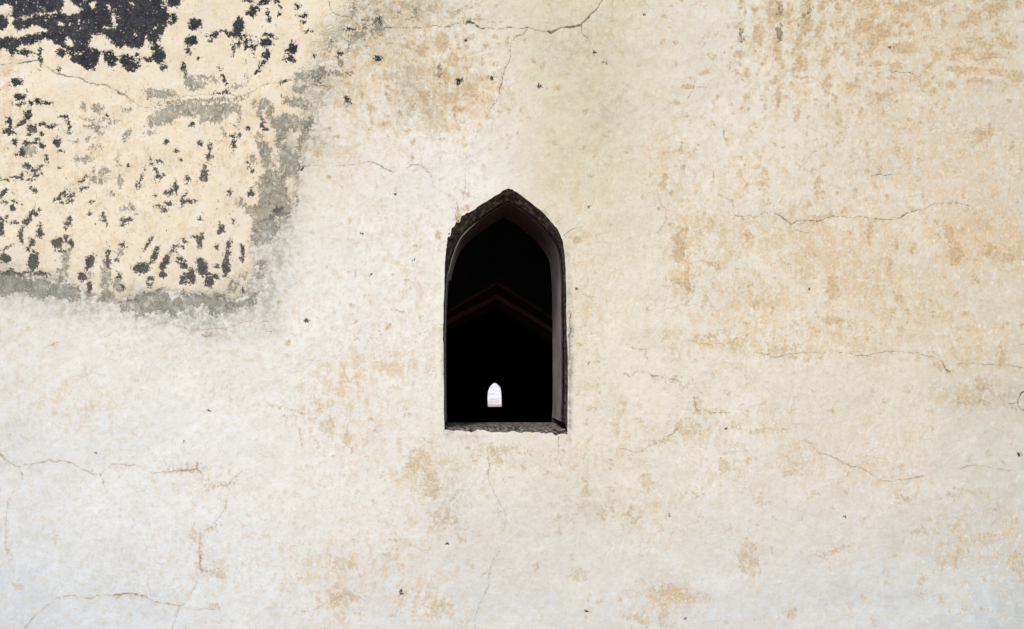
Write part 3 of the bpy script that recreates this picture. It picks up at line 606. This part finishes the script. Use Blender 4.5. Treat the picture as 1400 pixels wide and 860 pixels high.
MAT_PLASTER = plaster_material()

# ------------------------------------------------------------------ wall face mesh with the arched opening cut out
def smooth_loop(pts, n_per=6):
    """Catmull-Rom through open list of points"""
    pts = [pts[0]] + list(pts) + [pts[-1]]
    out = []
    for k in range(1, len(pts) - 2):
        p0, p1, p2, p3 = [np.array(p, float) for p in pts[k - 1:k + 3]]
        for t in np.linspace(0, 1, n_per, endpoint=False):
            out.append(.5 * ((2 * p1) + (-p0 + p2) * t + (2 * p0 - 5 * p1 + 4 * p2 - p3) * t * t + (-p0 + 3 * p1 - 3 * p2 + p3) * t ** 3))
    out.append(np.array(pts[-2], float))
    return out

LEFT = [(608,588),(607,560),(607,520),(606,480),(606,440),(607,400),(608,370),(609,350),(611,335),(614,323),(619,313),(626,304),(636,295),(650,285),(665,275),(680,266),(689,260),(695,257.5)]
RIGHT = [(695,257.5),(702,260),(712,266),(725,277),(740,289),(752,301),(762,313),(768,325),(771,340),(773,360),(774,400),(775,440),(776,480),(776,520),(776,560),(776,592)]
BOT = [(776,593.5),(760,594),(748,592.5),(735,592),(720,591),(705,590),(690,591),(675,590),(660,588.5),(648,589.5),(636,589),(620,588.5),(609,588)]
o1 = smooth_loop(LEFT, 5)[:-1] + smooth_loop(RIGHT, 5)[:-1] + smooth_loop(BOT, 6)[:-1]
o1 = np.array(o1)
# ragged plaster edge
arc = np.arange(len(o1)) * 4.0
cx, cy = 691, 440
rad = o1 - np.array([cx, cy]); rad /= np.linalg.norm(rad, axis=1)[:, None]
jit = 1.1 * vnoise(arc, arc * 0, 7, 900) + .8 * vnoise(arc, arc * 0, 2.9, 901)
rough_w = np.where(o1[:, 1] > 585, 1.35, np.where((o1[:, 0] < 640) & (o1[:, 1] < 345) & (o1[:, 1] > 290), 1.9, .55))
o1 = o1 + rad * (jit * rough_w)[:, None]

def build_wall_face(parent):
    Z = np.zeros_like(GX)
    # real relief, metres towards the viewer: trowel waves, coat thickness, black areas where the coat is lost
    relief = .009 * fbm(GX, GY, 170, 601, 3) + .0022 * fbm(GX, GY, 34, 611, 3)
    relief += .0018 / (1 + np.exp(-np.clip(CP, -40, 40) / 1.2))
    relief -= .0014 / (1 + np.exp(-np.clip(BK.a, -14, 14) / .6))
    dw = np.maximum(np.maximum(600 - GX, GX - 784), np.maximum(250 - GY, GY - 600))
    relief *= np.clip(dw / 40.0, .12, 1)
    relief -= .0012 * np.clip(CK + .3, 0, 1.2)
    X = (GX - VX) * DIST / F; Zz = EYE + (VY - GY) * DIST / F
    gx_, gy_ = GX.copy(), GY.copy()
    # cut the opening
    fcx = (GX[:-1, :-1] + GX[1:, 1:]) / 2; fcy = (GY[:-1, :-1] + GY[1:, 1:]) / 2
    dele = np.zeros(fcx.shape, bool)
    i0, i1 = np.searchsorted(PXs, [595, 790]); j0, j1 = np.searchsorted(PYs, [245, 605])
    sub = (slice(j0, j1), slice(i0, i1))
    dele[sub] = poly_sd(fcx[sub], fcy[sub], o1) > 0
    vd = np.zeros(GX.shape, bool); vk = np.zeros(GX.shape, bool)
    for dj in (0, 1):
        for di in (0, 1):
            vd[dj:dj + dele.shape[0], di:di + dele.shape[1]] |= dele
            vk[dj:dj + dele.shape[0], di:di + dele.shape[1]] |= ~dele
    rim = vd & vk
    a = o1; b = np.roll(o1, -1, axis=0); e = b - a
    for j, i in np.argwhere(rim):
        p = np.array([GX[j, i], GY[j, i]])
        t = np.clip(((p - a) * e).sum(1) / ((e * e).sum(1) + 1e-9), 0, 1)
        q = a + e * t[:, None]
        k = np.argmin(((q - p) ** 2).sum(1))
        X[j, i] = (q[k][0] - VX) * DIST / F; Zz[j, i] = EYE + (VY - q[k][1]) * DIST / F
        relief[j, i] *= .5
    co = np.stack([X, -relief, Zz], axis=-1).reshape(-1, 3)
    idx = np.arange(NX * NY).reshape(NY, NX)
    quads = np.stack([idx[:-1, :-1], idx[1:, :-1], idx[1:, 1:], idx[:-1, 1:]], axis=-1).reshape(-1, 4)
    keep = ~dele.reshape(-1)
    # normals of the complete sheet, so that the parts join without a seam
    dXi = np.gradient(X, axis=1); dXj = np.gradient(X, axis=0)
    dYi = np.gradient(-relief, axis=1); dYj = np.gradient(-relief, axis=0)
    dZi = np.gradient(Zz, axis=1); dZj = np.gradient(Zz, axis=0)
    nx = dYj * dZi - dZj * dYi; ny = dZj * dXi - dXj * dZi; nz = dXj * dYi - dYj * dXi
    nn = np.stack([nx, ny, nz], -1).reshape(-1, 3)
    nn /= np.linalg.norm(nn, axis=1)[:, None] + 1e-12
    nn = np.where(nn[:, 1:2] > 0, -nn, nn)
    fb = ((BK.a[:-1, :-1] + BK.a[1:, 1:]) / 2).reshape(-1) > 0
    fcmask = ((CP[:-1, :-1] + CP[1:, 1:]) / 2).reshape(-1) > 0
    attrs = {"black": BK.a, "grey": GR.a, "grey_wash": GW, "coat": np.clip(CP, -60, 60), "ochre": OD, "ochre_spot": OB.a, "spot_weight": OBW, "thin_paint": THIN, "decay": ROUGH, "crack": CK, "brown_crack": CB}
    def part(name, sel):
        q = quads[sel & keep]
        used, inv = np.unique(q.reshape(-1), return_inverse=True)
        me = bpy.data.meshes.new(name)
        me.vertices.add(len(used)); me.vertices.foreach_set("co", co[used].astype(np.float32).reshape(-1))
        me.loops.add(len(inv)); me.loops.foreach_set("vertex_index", inv.astype(np.int32))
        me.polygons.add(len(q))
        me.polygons.foreach_set("loop_start", (np.arange(len(q)) * 4).astype(np.int32))
        me.polygons.foreach_set("loop_total", np.full(len(q), 4, np.int32))
        me.polygons.foreach_set("use_smooth", np.ones(len(q), bool))
        me.update(calc_edges=True)
        for k, arr in attrs.items():
            at_ = me.attributes.new(k, 'FLOAT', 'POINT')
            at_.data.foreach_set("value", arr.reshape(-1)[used].astype(np.float32))
        ca = me.attributes.new("tone", 'FLOAT_COLOR', 'POINT')
        colr = np.concatenate([tl.reshape(-1, 3)[used], np.ones((len(used), 1))], 1)
        ca.data.foreach_set("color", colr.astype(np.float32).reshape(-1))
        me.normals_split_custom_set_from_vertices([tuple(v) for v in nn[used]])
        return link(name, me, MAT_PLASTER, parent)
    main = part("limewashed_plaster", ~fcmask & ~fb)
    coat = tag(part("cream_plaster_coat", fcmask & ~fb), "later cream coat flaking off in the upper left corner")
    blk = tag(part("exposed_black_paint", fb), "black paint laid bare where the cream coat has flaked away")
    return main, coat, blk

wall = empty("plastered_wall", (0, 0, 0))
tag(wall, "old cream limewashed plaster wall, cracked and stained, with black flaking paint and one pointed window", "wall")
build_wall_face(wall)

# ------------------------------------------------------------------ the masonry round the opening
def border_material():
    n = NT("broken mortar edge")
    a = n.noise(28, 6, .65); b = n.noise(120, 5, .65); d = n.vor(70, 'F1')
    c = n.mix(n.step(a, .35, .65), lin((36, 28, 24)), lin((84, 69, 60)))
    c = n.mix(n.mul(n.step(n.noise(55, 4, .65, vec=n.mapv(loc=(3, 3, 3))), .48, .62), .8), c, lin((128, 110, 98)))
    c = n.mix(n.mul(n.step(b, .48, .3), .8), c, lin((18, 14, 12)))
    return n.finish(c, .95, n.add(n.mul(b, 1.0), n.mul(d, .7)), .006)
MAT_BORDER = border_material()

def lining_material():
    n = NT("inner plaster with soffit shade")
    a = n.noise(9, 5, .6); b = n.noise(70, 4, .6)
    sep = n.t.nodes.new("ShaderNodeSeparateXYZ"); n.t.links.new(n.pos, sep.inputs[0])
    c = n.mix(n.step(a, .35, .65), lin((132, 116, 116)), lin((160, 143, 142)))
    # the arch above the jambs is bare brown mortar, with the soffit's shade painted in by height
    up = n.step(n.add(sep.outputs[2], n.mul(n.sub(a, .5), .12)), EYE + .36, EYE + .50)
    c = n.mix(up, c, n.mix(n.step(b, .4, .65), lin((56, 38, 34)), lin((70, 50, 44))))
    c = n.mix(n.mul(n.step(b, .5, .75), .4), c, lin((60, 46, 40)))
    return n.finish(c, .85, n.add(a, n.mul(b, .3)), .002)
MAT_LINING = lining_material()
def rim_material():
    n = NT("lining rim with edge light")
    sep = n.t.nodes.new("ShaderNodeSeparateXYZ"); n.t.links.new(n.pos, sep.inputs[0])
    a = n.noise(30, 5, .6); b = n.noise(140, 4, .6)
    base = n.mix(n.step(a, .35, .65), lin((50, 38, 34)), lin((84, 68, 60)))
    # light caught on the left jamb's edge, painted in as pale lime
    m = n.mul(n.step(n.add(sep.outputs[0], n.mul(n.sub(a, .5), .05)), .075, .015), n.step(b, .3, .5, .5, 1.0))
    return n.finish(n.mix(m, base, lin((222, 204, 180))), .9, n.add(a, n.mul(b, .4)), .002)
MAT_RIM = rim_material()

# second loop: outer edge of the lining as it is seen, at 6 cm depth
L2 = [(609,577),(608,560),(607.6,520),(607.3,480),(607.5,447),(608.5,409),(611,374),(614,358),(617,348),(621,337),(628,323.5),(637,313),(650,301.5),(670,287.5),(686,277.5),(694.5,273)]
R2 = [(694.5,273),(704,278),(723,290),(743,308),(758,326),(766,341),(769.5,362),(771,400),(771.5,440),(772,500),(771.5,560),(771,577)]
l2 = smooth_loop(L2, 6)[:-1] + smooth_loop(R2, 6)
l2 = np.array(l2)
DB = .06
def to_plane(p, y):
    k = (DIST + y) / F
    return np.array([(p[0] - VX) * k, EYE + (VY - p[1]) * k])
l2w = np.array([to_plane(p, DB) for p in l2])              # x, z metres
cen = np.array(to_plane((691, 450), DB))

def resample(loop, n):
    d = np.r_[0, np.cumsum(np.linalg.norm(np.diff(loop, axis=0), axis=1))]
    t = np.linspace(0, d[-1], n)
    return np.stack([np.interp(t, d, loop[:, 0]), np.interp(t, d, loop[:, 1])], 1)

NB = 300
l2w = resample(l2w, NB)
# outer loop (arch only, without bottom) on the wall plane, same parameterisation by nearest height/angle
arch1 = o1[:len(LEFT) * 5 - 5 + len(RIGHT) * 5 - 5]
a1w = np.array([to_plane(p, 0) for p in arch1])
a1w = resample(a1w, NB)
nrm2 = np.gradient(l2w, axis=0); nrm2 = np.stack([nrm2[:, 1], -nrm2[:, 0]], 1)
nrm2 /= np.linalg.norm(nrm2, axis=1)[:, None]
inward = np.where(((cen - l2w) * nrm2).sum(1)[:, None] > 0, nrm2, -nrm2)

def sweep(name, rings, mat, parent, closed=False, smooth=True):
    V = []; Fc = []
    n = len(rings[0])
    for r in rings: V += [tuple(p) for p in r]
    for a in range(len(rings) - 1):
        for k in range(n - 1 + (1 if closed else 0)):
            k2 = (k + 1) % n
            Fc.append((a * n + k, a * n + k2, (a + 1) * n + k2, (a + 1) * n + k))
    return pydata(name, V, Fc, mat, parent, smooth)

# broken masonry band between plaster edge and lining
rings = []
out_n = a1w - cen; out_n /= np.linalg.norm(out_n, axis=1)[:, None]
for s, (t, yy) in enumerate([(-.35, .004), (0.0, .002), (.12, .010), (.3, .020), (.5, .030), (.7, .040), (.88, .050), (1.0, .058), (.99, .112)]):
    ring = []
    for k in range(NB):
        if t < 0:
            p = a1w[k] + out_n[k] * .012
        else:
            p = a1w[k] * (1 - t) + l2w[k] * t
        v = Vector((p[0] * 60, yy * 60, p[1] * 60))
        amp = .0035 if 0 < t < 1 else 0.0
        dn = mnoise.noise(v) * amp + mnoise.noise(v * 2.7) * amp * .7
        ring.append((p[0] + inward[k][0] * dn, yy + mnoise.noise(v * 1.3 + Vector((9, 9, 9))) * amp, p[1] + inward[k][1] * dn))
    rings.append(ring)
sweep("broken_masonry_edge", rings, MAT_BORDER, wall)

# lining: groove, rounded rim, jambs and pointed soffit
prof = [(-.008, .112, 0), (.0034, .110, 0), (.0034, .076, 1), (.0040, .072, 1), (.0052, .070, 1), (.0062, .072, 1), (.0068, .078, 1), (.0070, .09, 2), (.0072, .14, 2), (.0075, .20, 2), (.008, .27, 2), (.0085, .33, 2), (.0105, .350, 2)]
def ring_at(ins, yy, wob=.0008):
    r = []
    for k in range(NB):
        p = l2w[k]
        v = Vector((p[0] * 14, yy * 14, p[1] * 14))
        w = mnoise.noise(v) * wob * 2
        side = max(.25, min(1.0, 1 + (p[0] - cen[0]) / .16)) if p[1] < EYE + .34 else 1.0
        w = w * side; ii = ins * side if ins > 0 else ins
        r.append((p[0] + inward[k][0] * (ii + w), yy, p[1] + inward[k][1] * (ii + w)))
    return r
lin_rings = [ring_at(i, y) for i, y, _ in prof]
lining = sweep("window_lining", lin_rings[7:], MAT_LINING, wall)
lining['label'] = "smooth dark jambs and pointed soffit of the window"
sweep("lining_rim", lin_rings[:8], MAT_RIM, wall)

# ledge at the foot of the opening: rough mortar with rubble
def ledge_material():
    n = NT("crumbled sill mortar")
    a = n.noise(22, 6, .65); b = n.noise(58, 6, .72); d = n.vor(60, 'F1')
    c = n.mix(n.step(a, .35, .62), lin((62, 50, 44)), lin((120, 112, 104)))
    c = n.mix(n.mul(n.step(b, .52, .62), .9), c, lin((164, 156, 148)))
    c = n.mix(n.mul(n.step(b, .48, .38), .95), c, lin((24, 18, 16)))
    return n.finish(c, .95, n.add(b, n.mul(d, .8)), .006)
MAT_LEDGE = ledge_material()
def build_ledge():
    x0, x1 = to_plane((606, 590), 0)[0], to_plane((777, 590), 0)[0]
    nx_, ny_ = 150, 60
    zback = to_plane((690, 577.5), .355)[1]
    V = []; Fc = []
    for j in range(ny_ + 1):
        t = j / ny_
        yy = .0035 + t * .3515
        for i in range(nx_ + 1):
            xx = x0 + (x1 - x0) * i / nx_
            px = VX + xx * F / DIST
            # front edge follows the ragged plaster lip
            seg = [p for p in BOT]
            fpy = np.interp(px, [p[0] for p in seg][::-1], [p[1] for p in seg][::-1])
            zf = EYE + (VY - fpy - 1.2) * DIST / F
            rise = 1 - math.exp(-t * 22)
            zmid = zf + (.010 + .004 * mnoise.noise(Vector((xx * 25, 0, 1)))) * rise
            z = zmid * (1 - t) + zback * t if t > .02 else zf + (zmid - zf) * t / .02
            rough = (1 - t) ** 1.5
            v = Vector((xx * 45, yy * 45, 3))
            z += rise * rough * (.009 * mnoise.noise(v) + .007 * mnoise.noise(v * 2.3) + .004 * mnoise.noise(v * 5.1))
            # deeper gouge at the right, in front of the jamb foot
            g_ = math.exp(-((px - 756) / 16) ** 2) * math.exp(-((yy - .03) / .03) ** 2)
            z -= .010 * g_
            V.append((xx, yy, z))
    m = nx_ + 1
    for j in range(ny_):
        for i in range(nx_):
            Fc.append((j * m + i, j * m + i + 1, (j + 1) * m + i + 1, (j + 1) * m + i))
    # front skirt going down behind the plaster
    b = len(V)
    for i in range(nx_ + 1):
        p = V[i]; V.append((p[0], .0045, p[2] - .03))
    for i in range(nx_):
        Fc.append((i, b + i, b + i + 1, i + 1))
    return pydata("window_ledge", V, Fc, MAT_LEDGE, wall, True)
ledge = build_ledge()
ledge['label'] = "crumbled mortar ledge at the foot of the window"

# loose rubble chips lodged on the ledge and in the broken edge
def chip_mesh(seed, name):
    rs = random.Random(seed)
    bm = bmesh.new()
    bmesh.ops.create_icosphere(bm, subdivisions=1, radius=1)
    for v in bm.verts:
        f = 1 + rs.uniform(-.28, .28)
        v.co = Vector((v.co.x * f, v.co.y * f * .9, v.co.z * f * .62))
    me = bpy.data.meshes.new(name); bm.to_mesh(me); bm.free()
    return me
chips = [chip_mesh(k, "stone_chip") for k in range(4)]
MAT_CHIP = simple_mat("stone chip", (92, 82, 74), (140, 130, 120), 60, bump=.003, mottle=(60, 48, 40))
MAT_CHIP2 = simple_mat("dark stone chip", (40, 32, 30), (78, 64, 56), 60, bump=.003)
for m in chips: m.materials.append(MAT_CHIP)
dark_chips = [c.copy() for c in chips]
for m in dark_chips: m.materials[0] = MAT_CHIP2
cz = {}
spots = []
rs = random.Random(5)
for k in range(30):
    px = rs.uniform(613, 768); yy = rs.uniform(.004, .09)
    spots.append((px, yy, rs.uniform(.0030, .0068), rs.random() < .45))
led = np.array([v.co[:] for v in ledge.data.vertices][:151 * 61]).reshape(61, 151, 3)
for px, yy, r, dk in spots:
    xx = (px - VX) * (DIST + yy) / F
    i = int(np.clip((xx - led[0, 0, 0]) / (led[0, -1, 0] - led[0, 0, 0]) * 150, 0, 150))
    j = int(np.clip(yy / .355 * 60, 0, 60))
    o = bpy.data.objects.new("stone_chip", (dark_chips if dk else chips)[rs.randrange(4)])
    S.collection.objects.link(o); o.parent = wall
    o.location = (xx, yy, led[j, i, 2] + r * .25)
    o.rotation_euler = (rs.uniform(-.5, .5), rs.uniform(-.5, .5), rs.uniform(0, 6.28))
    o.scale = (r * rs.uniform(1, 1.7), r, r * .8)
for px, py, r in [(612.5, 326, .0052), (614.5, 320, .0055), (611.5, 331, .0035), (618, 315, .0045), (627, 302.5, .0048), (629.5, 300, .0035), (610.5, 336, .003), (697, 259, .004), (703, 262, .0035), (774, 335, .003), (776.5, 357, .003)]:
    x, _, z = at(px, py, .004)
    o = bpy.data.objects.new("stone_chip", dark_chips[rs.randrange(4)])
    S.collection.objects.link(o); o.parent = wall
    o.location = (x, .002, z); o.rotation_euler = (rs.uniform(0, 3), rs.uniform(0, 3), rs.uniform(0, 3)); o.scale = (r, r * .8, r)

# back face of the wall with the opening, ends and top
def plate_with_hole(loop, y, x0, x1, z0, z1):
    """quads from a closed (x, z) loop out to a rectangle, star-shaped about the loop centre"""
    loop = np.asarray(loop); c = loop.mean(0)
    V = [(p[0], y, p[1]) for p in loop]
    n = len(loop)
    for p in loop:
        d = p - c
        ts = []
        if d[0] > 1e-9: ts.append((x1 - c[0]) / d[0])
        if d[0] < -1e-9: ts.append((x0 - c[0]) / d[0])
        if d[1] > 1e-9: ts.append((z1 - c[1]) / d[1])
        if d[1] < -1e-9: ts.append((z0 - c[1]) / d[1])
        t = min(ts); q = c + d * t
        V.append((q[0], y, q[1]))
    # corner fill
    Fc = [(k, (k + 1) % n, n + (k + 1) % n, n + k) for k in range(n)]
    corners = [(x0, z0), (x1, z0), (x1, z1), (x0, z1)]
    for k in range(n):
        a = V[n + k]; b = V[n + (k + 1) % n]
        if abs(a[0] - b[0]) > 1e-6 and abs(a[2] - b[2]) > 1e-6:
            cx_ = min(corners, key=lambda q: abs(q[0] - (a[0] if abs(abs(a[0] - x0)) < 1e-5 or abs(a[0] - x1) < 1e-5 else b[0])) + abs(q[1] - (a[2] if abs(a[2] - z0) < 1e-5 or abs(a[2] - z1) < 1e-5 else b[2])))
            V.append((cx_[0], y, cx_[1])); Fc.append((n + k, n + (k + 1) % n, len(V) - 1))
    return V, Fc

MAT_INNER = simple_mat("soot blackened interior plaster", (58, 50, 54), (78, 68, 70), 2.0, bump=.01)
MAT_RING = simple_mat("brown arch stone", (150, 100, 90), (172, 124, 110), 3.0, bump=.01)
MAT_FLOOR = simple_mat("dusty floor", (96, 80, 66), (124, 106, 88), 3.0, bump=.01)
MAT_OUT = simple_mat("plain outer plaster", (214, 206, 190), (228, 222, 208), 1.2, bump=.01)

XL, XR = (PXs[0] - VX) * DIST / F, (PXs[-1] - VX) * DIST / F
ZT = EYE + (VY - PYs[0]) * DIST / F
bloop = [(p[0], p[2]) for p in lin_rings[-1]]
zb = float(led[60, 75, 2])
bloop = bloop + [(bloop[-1][0], zb - .004), (bloop[0][0], zb - .004)]
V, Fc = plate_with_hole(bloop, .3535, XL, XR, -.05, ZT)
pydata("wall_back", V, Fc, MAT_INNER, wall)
boxes("wall_top", [(XL, XR, -.03, .42, ZT - .002, ZT + .10)], MAT_OUT, wall)
boxes("wall_end", [(XL - .02, XL, -.004, .353, -.05, ZT - .004)], MAT_OUT, wall)
boxes("wall_end", [(XR, XR + .02, -.004, .353, -.05, ZT - .004)], MAT_OUT, wall)

# ------------------------------------------------------------------ the hall behind
HX0, HX1, HY0, HY1, HZ = -3.0, 3.8, .356, 18.0, 4.2
hall = empty("vaulted_hall", (.4, 9.2, 0))
tag(hall, "dark empty hall behind the window, crossed by a brown pointed arch, small lit window beyond", "hall")
hall_off = Vector(hall.location)
def hpart(name, V, Fc, mat, smooth=False):
    o = pydata(name, [tuple(Vector(v) - hall_off) for v in V], Fc, mat, hall, smooth)
    return o
def hbox(name, lst, mat):
    V, Fc = [], []
    for b in lst:
        v, f = box_faces(*b, base=len(V)); V += v; Fc += f
    return hpart(name, V, Fc, mat)
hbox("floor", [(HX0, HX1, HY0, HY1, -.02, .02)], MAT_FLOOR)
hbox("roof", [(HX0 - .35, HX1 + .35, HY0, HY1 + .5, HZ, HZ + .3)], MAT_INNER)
# side walls, each with an unseen doorway added near the front to bring daylight onto the arch
for side, (xa, xb) in (("l", (HX0 - .35, HX0)), ("r", (HX1, HX1 + .35))):
    d0, d1, dz = (3.0, 5.0, 2.4) if side == "r" else (3.2, 5.0, 2.4)
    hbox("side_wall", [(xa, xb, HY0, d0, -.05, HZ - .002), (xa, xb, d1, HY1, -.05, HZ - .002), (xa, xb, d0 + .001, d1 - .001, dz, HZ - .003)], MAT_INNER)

# pointed arch across the hall: wall plate with a stepped two-ring arch
AX = .39
def arch_curve(px_apex, py_apex, halfspan, slope_l, slope_r, y):
    """pointed arch outline as (x, z), left foot up to the apex and down to the right foot"""
    k = (DIST + y) / F
    ax_, az_ = (px_apex - VX) * k, EYE + (VY - py_apex) * k
    pts = []
    for s in np.linspace(1, 0, 22):
        u = s * halfspan
        drop = slope_l * u + .16 * max(0, u - .3) ** 2 + (u / halfspan) ** 6 * .35
        pts.append((ax_ - u, az_ - drop))
    for s in np.linspace(0, 1, 22)[1:]:
        u = s * halfspan
        drop = slope_r * u + .16 * max(0, u - .3) ** 2 + (u / halfspan) ** 6 * .35
        pts.append((ax_ + u, az_ - drop))
    return pts
YA = 6.0
c_out = arch_curve(680, 384, 1.95, .56, .61, YA)
c_mid = arch_curve(680, 403, 1.80, .50, .59, YA)
c_in = arch_curve(680, 418, 1.65, .44, .57, YA)
def arch_layer(name, outer, inner, y0, y1, mat, fill_rect=None, zfoot=-.02):
    """solid between outer curve (or rectangle) and inner curve from depth y0 to y1"""
    n = len(inner)
    inn = [(inner[0][0], zfoot)] + list(inner) + [(inner[-1][0], zfoot)]
    if fill_rect:
        x0, x1, zt = fill_rect
        outp = []
        for (x, z) in inn:
            outp.append((x, zt))
        outp[0] = (x0, zfoot); outp[1] = (x0, inner[0][1]); outp[-1] = (x1, zfoot); outp[-2] = (x1, inner[-1][1])
        # corners handled by extra strip
        outp[2] = (x0, zt); outp[-3] = (x1, zt)
    else:
        outp = [(outer[0][0], zfoot)] + list(outer) + [(outer[-1][0], zfoot)]
    V = []; Fc = []
    m = len(inn)
    for y in (y0, y1):
        V += [(p[0], y, p[1]) for p in inn]
        V += [(p[0], y, p[1]) for p in outp]
    for k in range(m - 1):
        Fc.append((k, k + 1, m + k + 1, m + k))
        Fc.append((2 * m + k, 3 * m + k, 3 * m + k + 1, 2 * m + k + 1))
        Fc.append((k, 2 * m + k, 2 * m + k + 1, k + 1))
    return hpart(name, V, Fc, mat)
arch = arch_layer("transverse_arch", None, c_out, YA, YA + .9, MAT_INNER, fill_rect=(HX0, HX1, HZ - .004))
MAT_RING2 = simple_mat("dark arch stone", (92, 62, 56), (116, 80, 70), 3.0, bump=.01)  # deeper brown for the bands between the lighter rings
lift = lambda c, d: [(p[0], p[1] + d) for p in c]
outer_c = lift(c_out, .02)
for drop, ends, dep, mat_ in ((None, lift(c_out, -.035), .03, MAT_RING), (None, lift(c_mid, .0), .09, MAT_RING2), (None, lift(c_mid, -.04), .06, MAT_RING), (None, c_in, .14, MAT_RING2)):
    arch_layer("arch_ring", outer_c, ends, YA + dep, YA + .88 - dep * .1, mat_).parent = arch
    outer_c = lift(ends, .012)

# far wall with its small pointed window
YF = HY1
def far_outline(y, grow=0):
    pts = [(667, 556), (666.6, 545), (667.2, 536), (669, 530.5), (672, 526.5), (676.5, 523.6), (681, 526.5), (684.3, 530.5), (685.6, 536), (686.2, 545), (686.4, 556)]
    out = smooth_loop(pts, 4)
    return [tuple(to_plane(p, y)) for p in out]
fo = far_outline(YF)
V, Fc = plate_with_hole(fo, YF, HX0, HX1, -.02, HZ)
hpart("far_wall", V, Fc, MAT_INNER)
fc_ = np.mean(np.array(fo), axis=0)
fo2 = [tuple(fc_ + (np.array(p) - fc_) * 1.06) for p in fo]
V = [(p[0], YF, p[1]) for p in fo] + [(p[0], YF + .44, p[1]) for p in fo2]
n_ = len(fo)
Fc = [(k, (k + 1) % n_, n_ + (k + 1) % n_, n_ + k) for k in range(n_)]
hpart("far_window_reveal", V, Fc, MAT_INNER)
V, Fc = plate_with_hole(fo2, YF + .44, HX0 - .35, HX1 + .35, -.05, HZ)
hpart("far_wall_outside", V, Fc, MAT_OUT)

# ------------------------------------------------------------------ what shows through the far window: a pale yard wall
yard = empty("yard_wall", (2.0, 32, 0))
tag(yard, "pale whitewashed yard wall far off, seen through the small window at the end of the dark hall", "wall")
def yard_material():
    n = NT("pale yard limewash")
    sep = n.t.nodes.new("ShaderNodeSeparateXYZ"); n.t.links.new(n.pos, sep.inputs[0])
    z = n.add(sep.outputs[2], n.mul(n.sub(n.noise(1.3, 4, .6), .5), .7))
    c = n.mix(n.step(z, .1, .55), lin((243, 222, 212)), lin((243, 240, 243)))
    st = n.noise(1.0, 5, .65, vec=n.mapv((1, 1, 5)))
    c = n.mix(n.mul(n.step(st, .5, .62), .6), c, lin((196, 190, 190)))
    return n.finish(c, .9)
MAT_YARD = yard_material()
MAT_COP = simple_mat("yard wall coping", (190, 180, 168), (210, 200, 188), 1.5, bump=.01)
v, f = box_faces(-22, 22, -.2, .2, -.05, 2.4); pydata("wall_body", v, f, MAT_YARD, yard)
v, f = box_faces(-22.05, 22.05, -.28, .28, 2.4, 2.55); pydata("coping", v, f, MAT_COP, yard)
v, f = box_faces(-22, 22, -.26, -.203, -.05, .22); pydata("plinth", v, f, MAT_COP, yard)

# ------------------------------------------------------------------ dry rootlets sticking out of the plaster edge
MAT_ROOT = simple_mat("dry rootlet", (96, 80, 60), (128, 108, 82), 80)
def rootlet(pts, r, label):
    """pts: (px, py, y) points; a thin tapering tube"""
    P = [Vector(at(*p[:2], 0)) + Vector((0, p[2], 0)) for p in pts]
    base = P[0].copy()
    V = []; Fc = []
    nseg = 5
    for k, p in enumerate(P):
        d = (P[min(k + 1, len(P) - 1)] - P[max(k - 1, 0)]).normalized()
        a = d.orthogonal().normalized(); b = d.cross(a)
        rr = r * (1 - .75 * k / (len(P) - 1))
        for s in range(nseg):
            t = s / nseg * 2 * math.pi
            V.append(p - base + (a * math.cos(t) + b * math.sin(t)) * rr)
    for k in range(len(P) - 1):
        for s in range(nseg):
            Fc.append((k * nseg + s, k * nseg + (s + 1) % nseg, (k + 1) * nseg + (s + 1) % nseg, (k + 1) * nseg + s))
    o = pydata("dry_rootlet", V, Fc, MAT_ROOT, None, True)
    o.location = base
    tag(o, label, "rootlet", "dry rootlets sticking out round the window arch")
rootlet([(770.5,323,.004),(772,320.5,-.006),(776,318,-.012),(781,314.5,-.016),(785,313,-.018),(789,312.5,-.02),(795,311.2,-.021)], .0011, "longest dry rootlet, forked out of the right shoulder of the window arch")
rootlet([(758,306,.003),(761,304,-.005),(765,301.5,-.008),(769,298.5,-.010)], .0008, "short dry rootlet on the right slope of the window arch, just above the longest one")
rootlet([(740,290.5,.003),(742,288.5,-.004),(745.5,286,-.007),(749.5,282,-.009)], .0008, "fine dry rootlet highest on the right slope of the window arch")
rootlet([(752,300.5,.003),(753.5,298,-.004),(756,296,-.007)], .0006, "tiniest dry rootlet stub between two others on the right slope of the arch")
rootlet([(626,303,.003),(624,298,-.004),(622,293,-.006),(618.5,288,-.008)], .0008, "dry rootlet curling up from the left shoulder of the window arch")
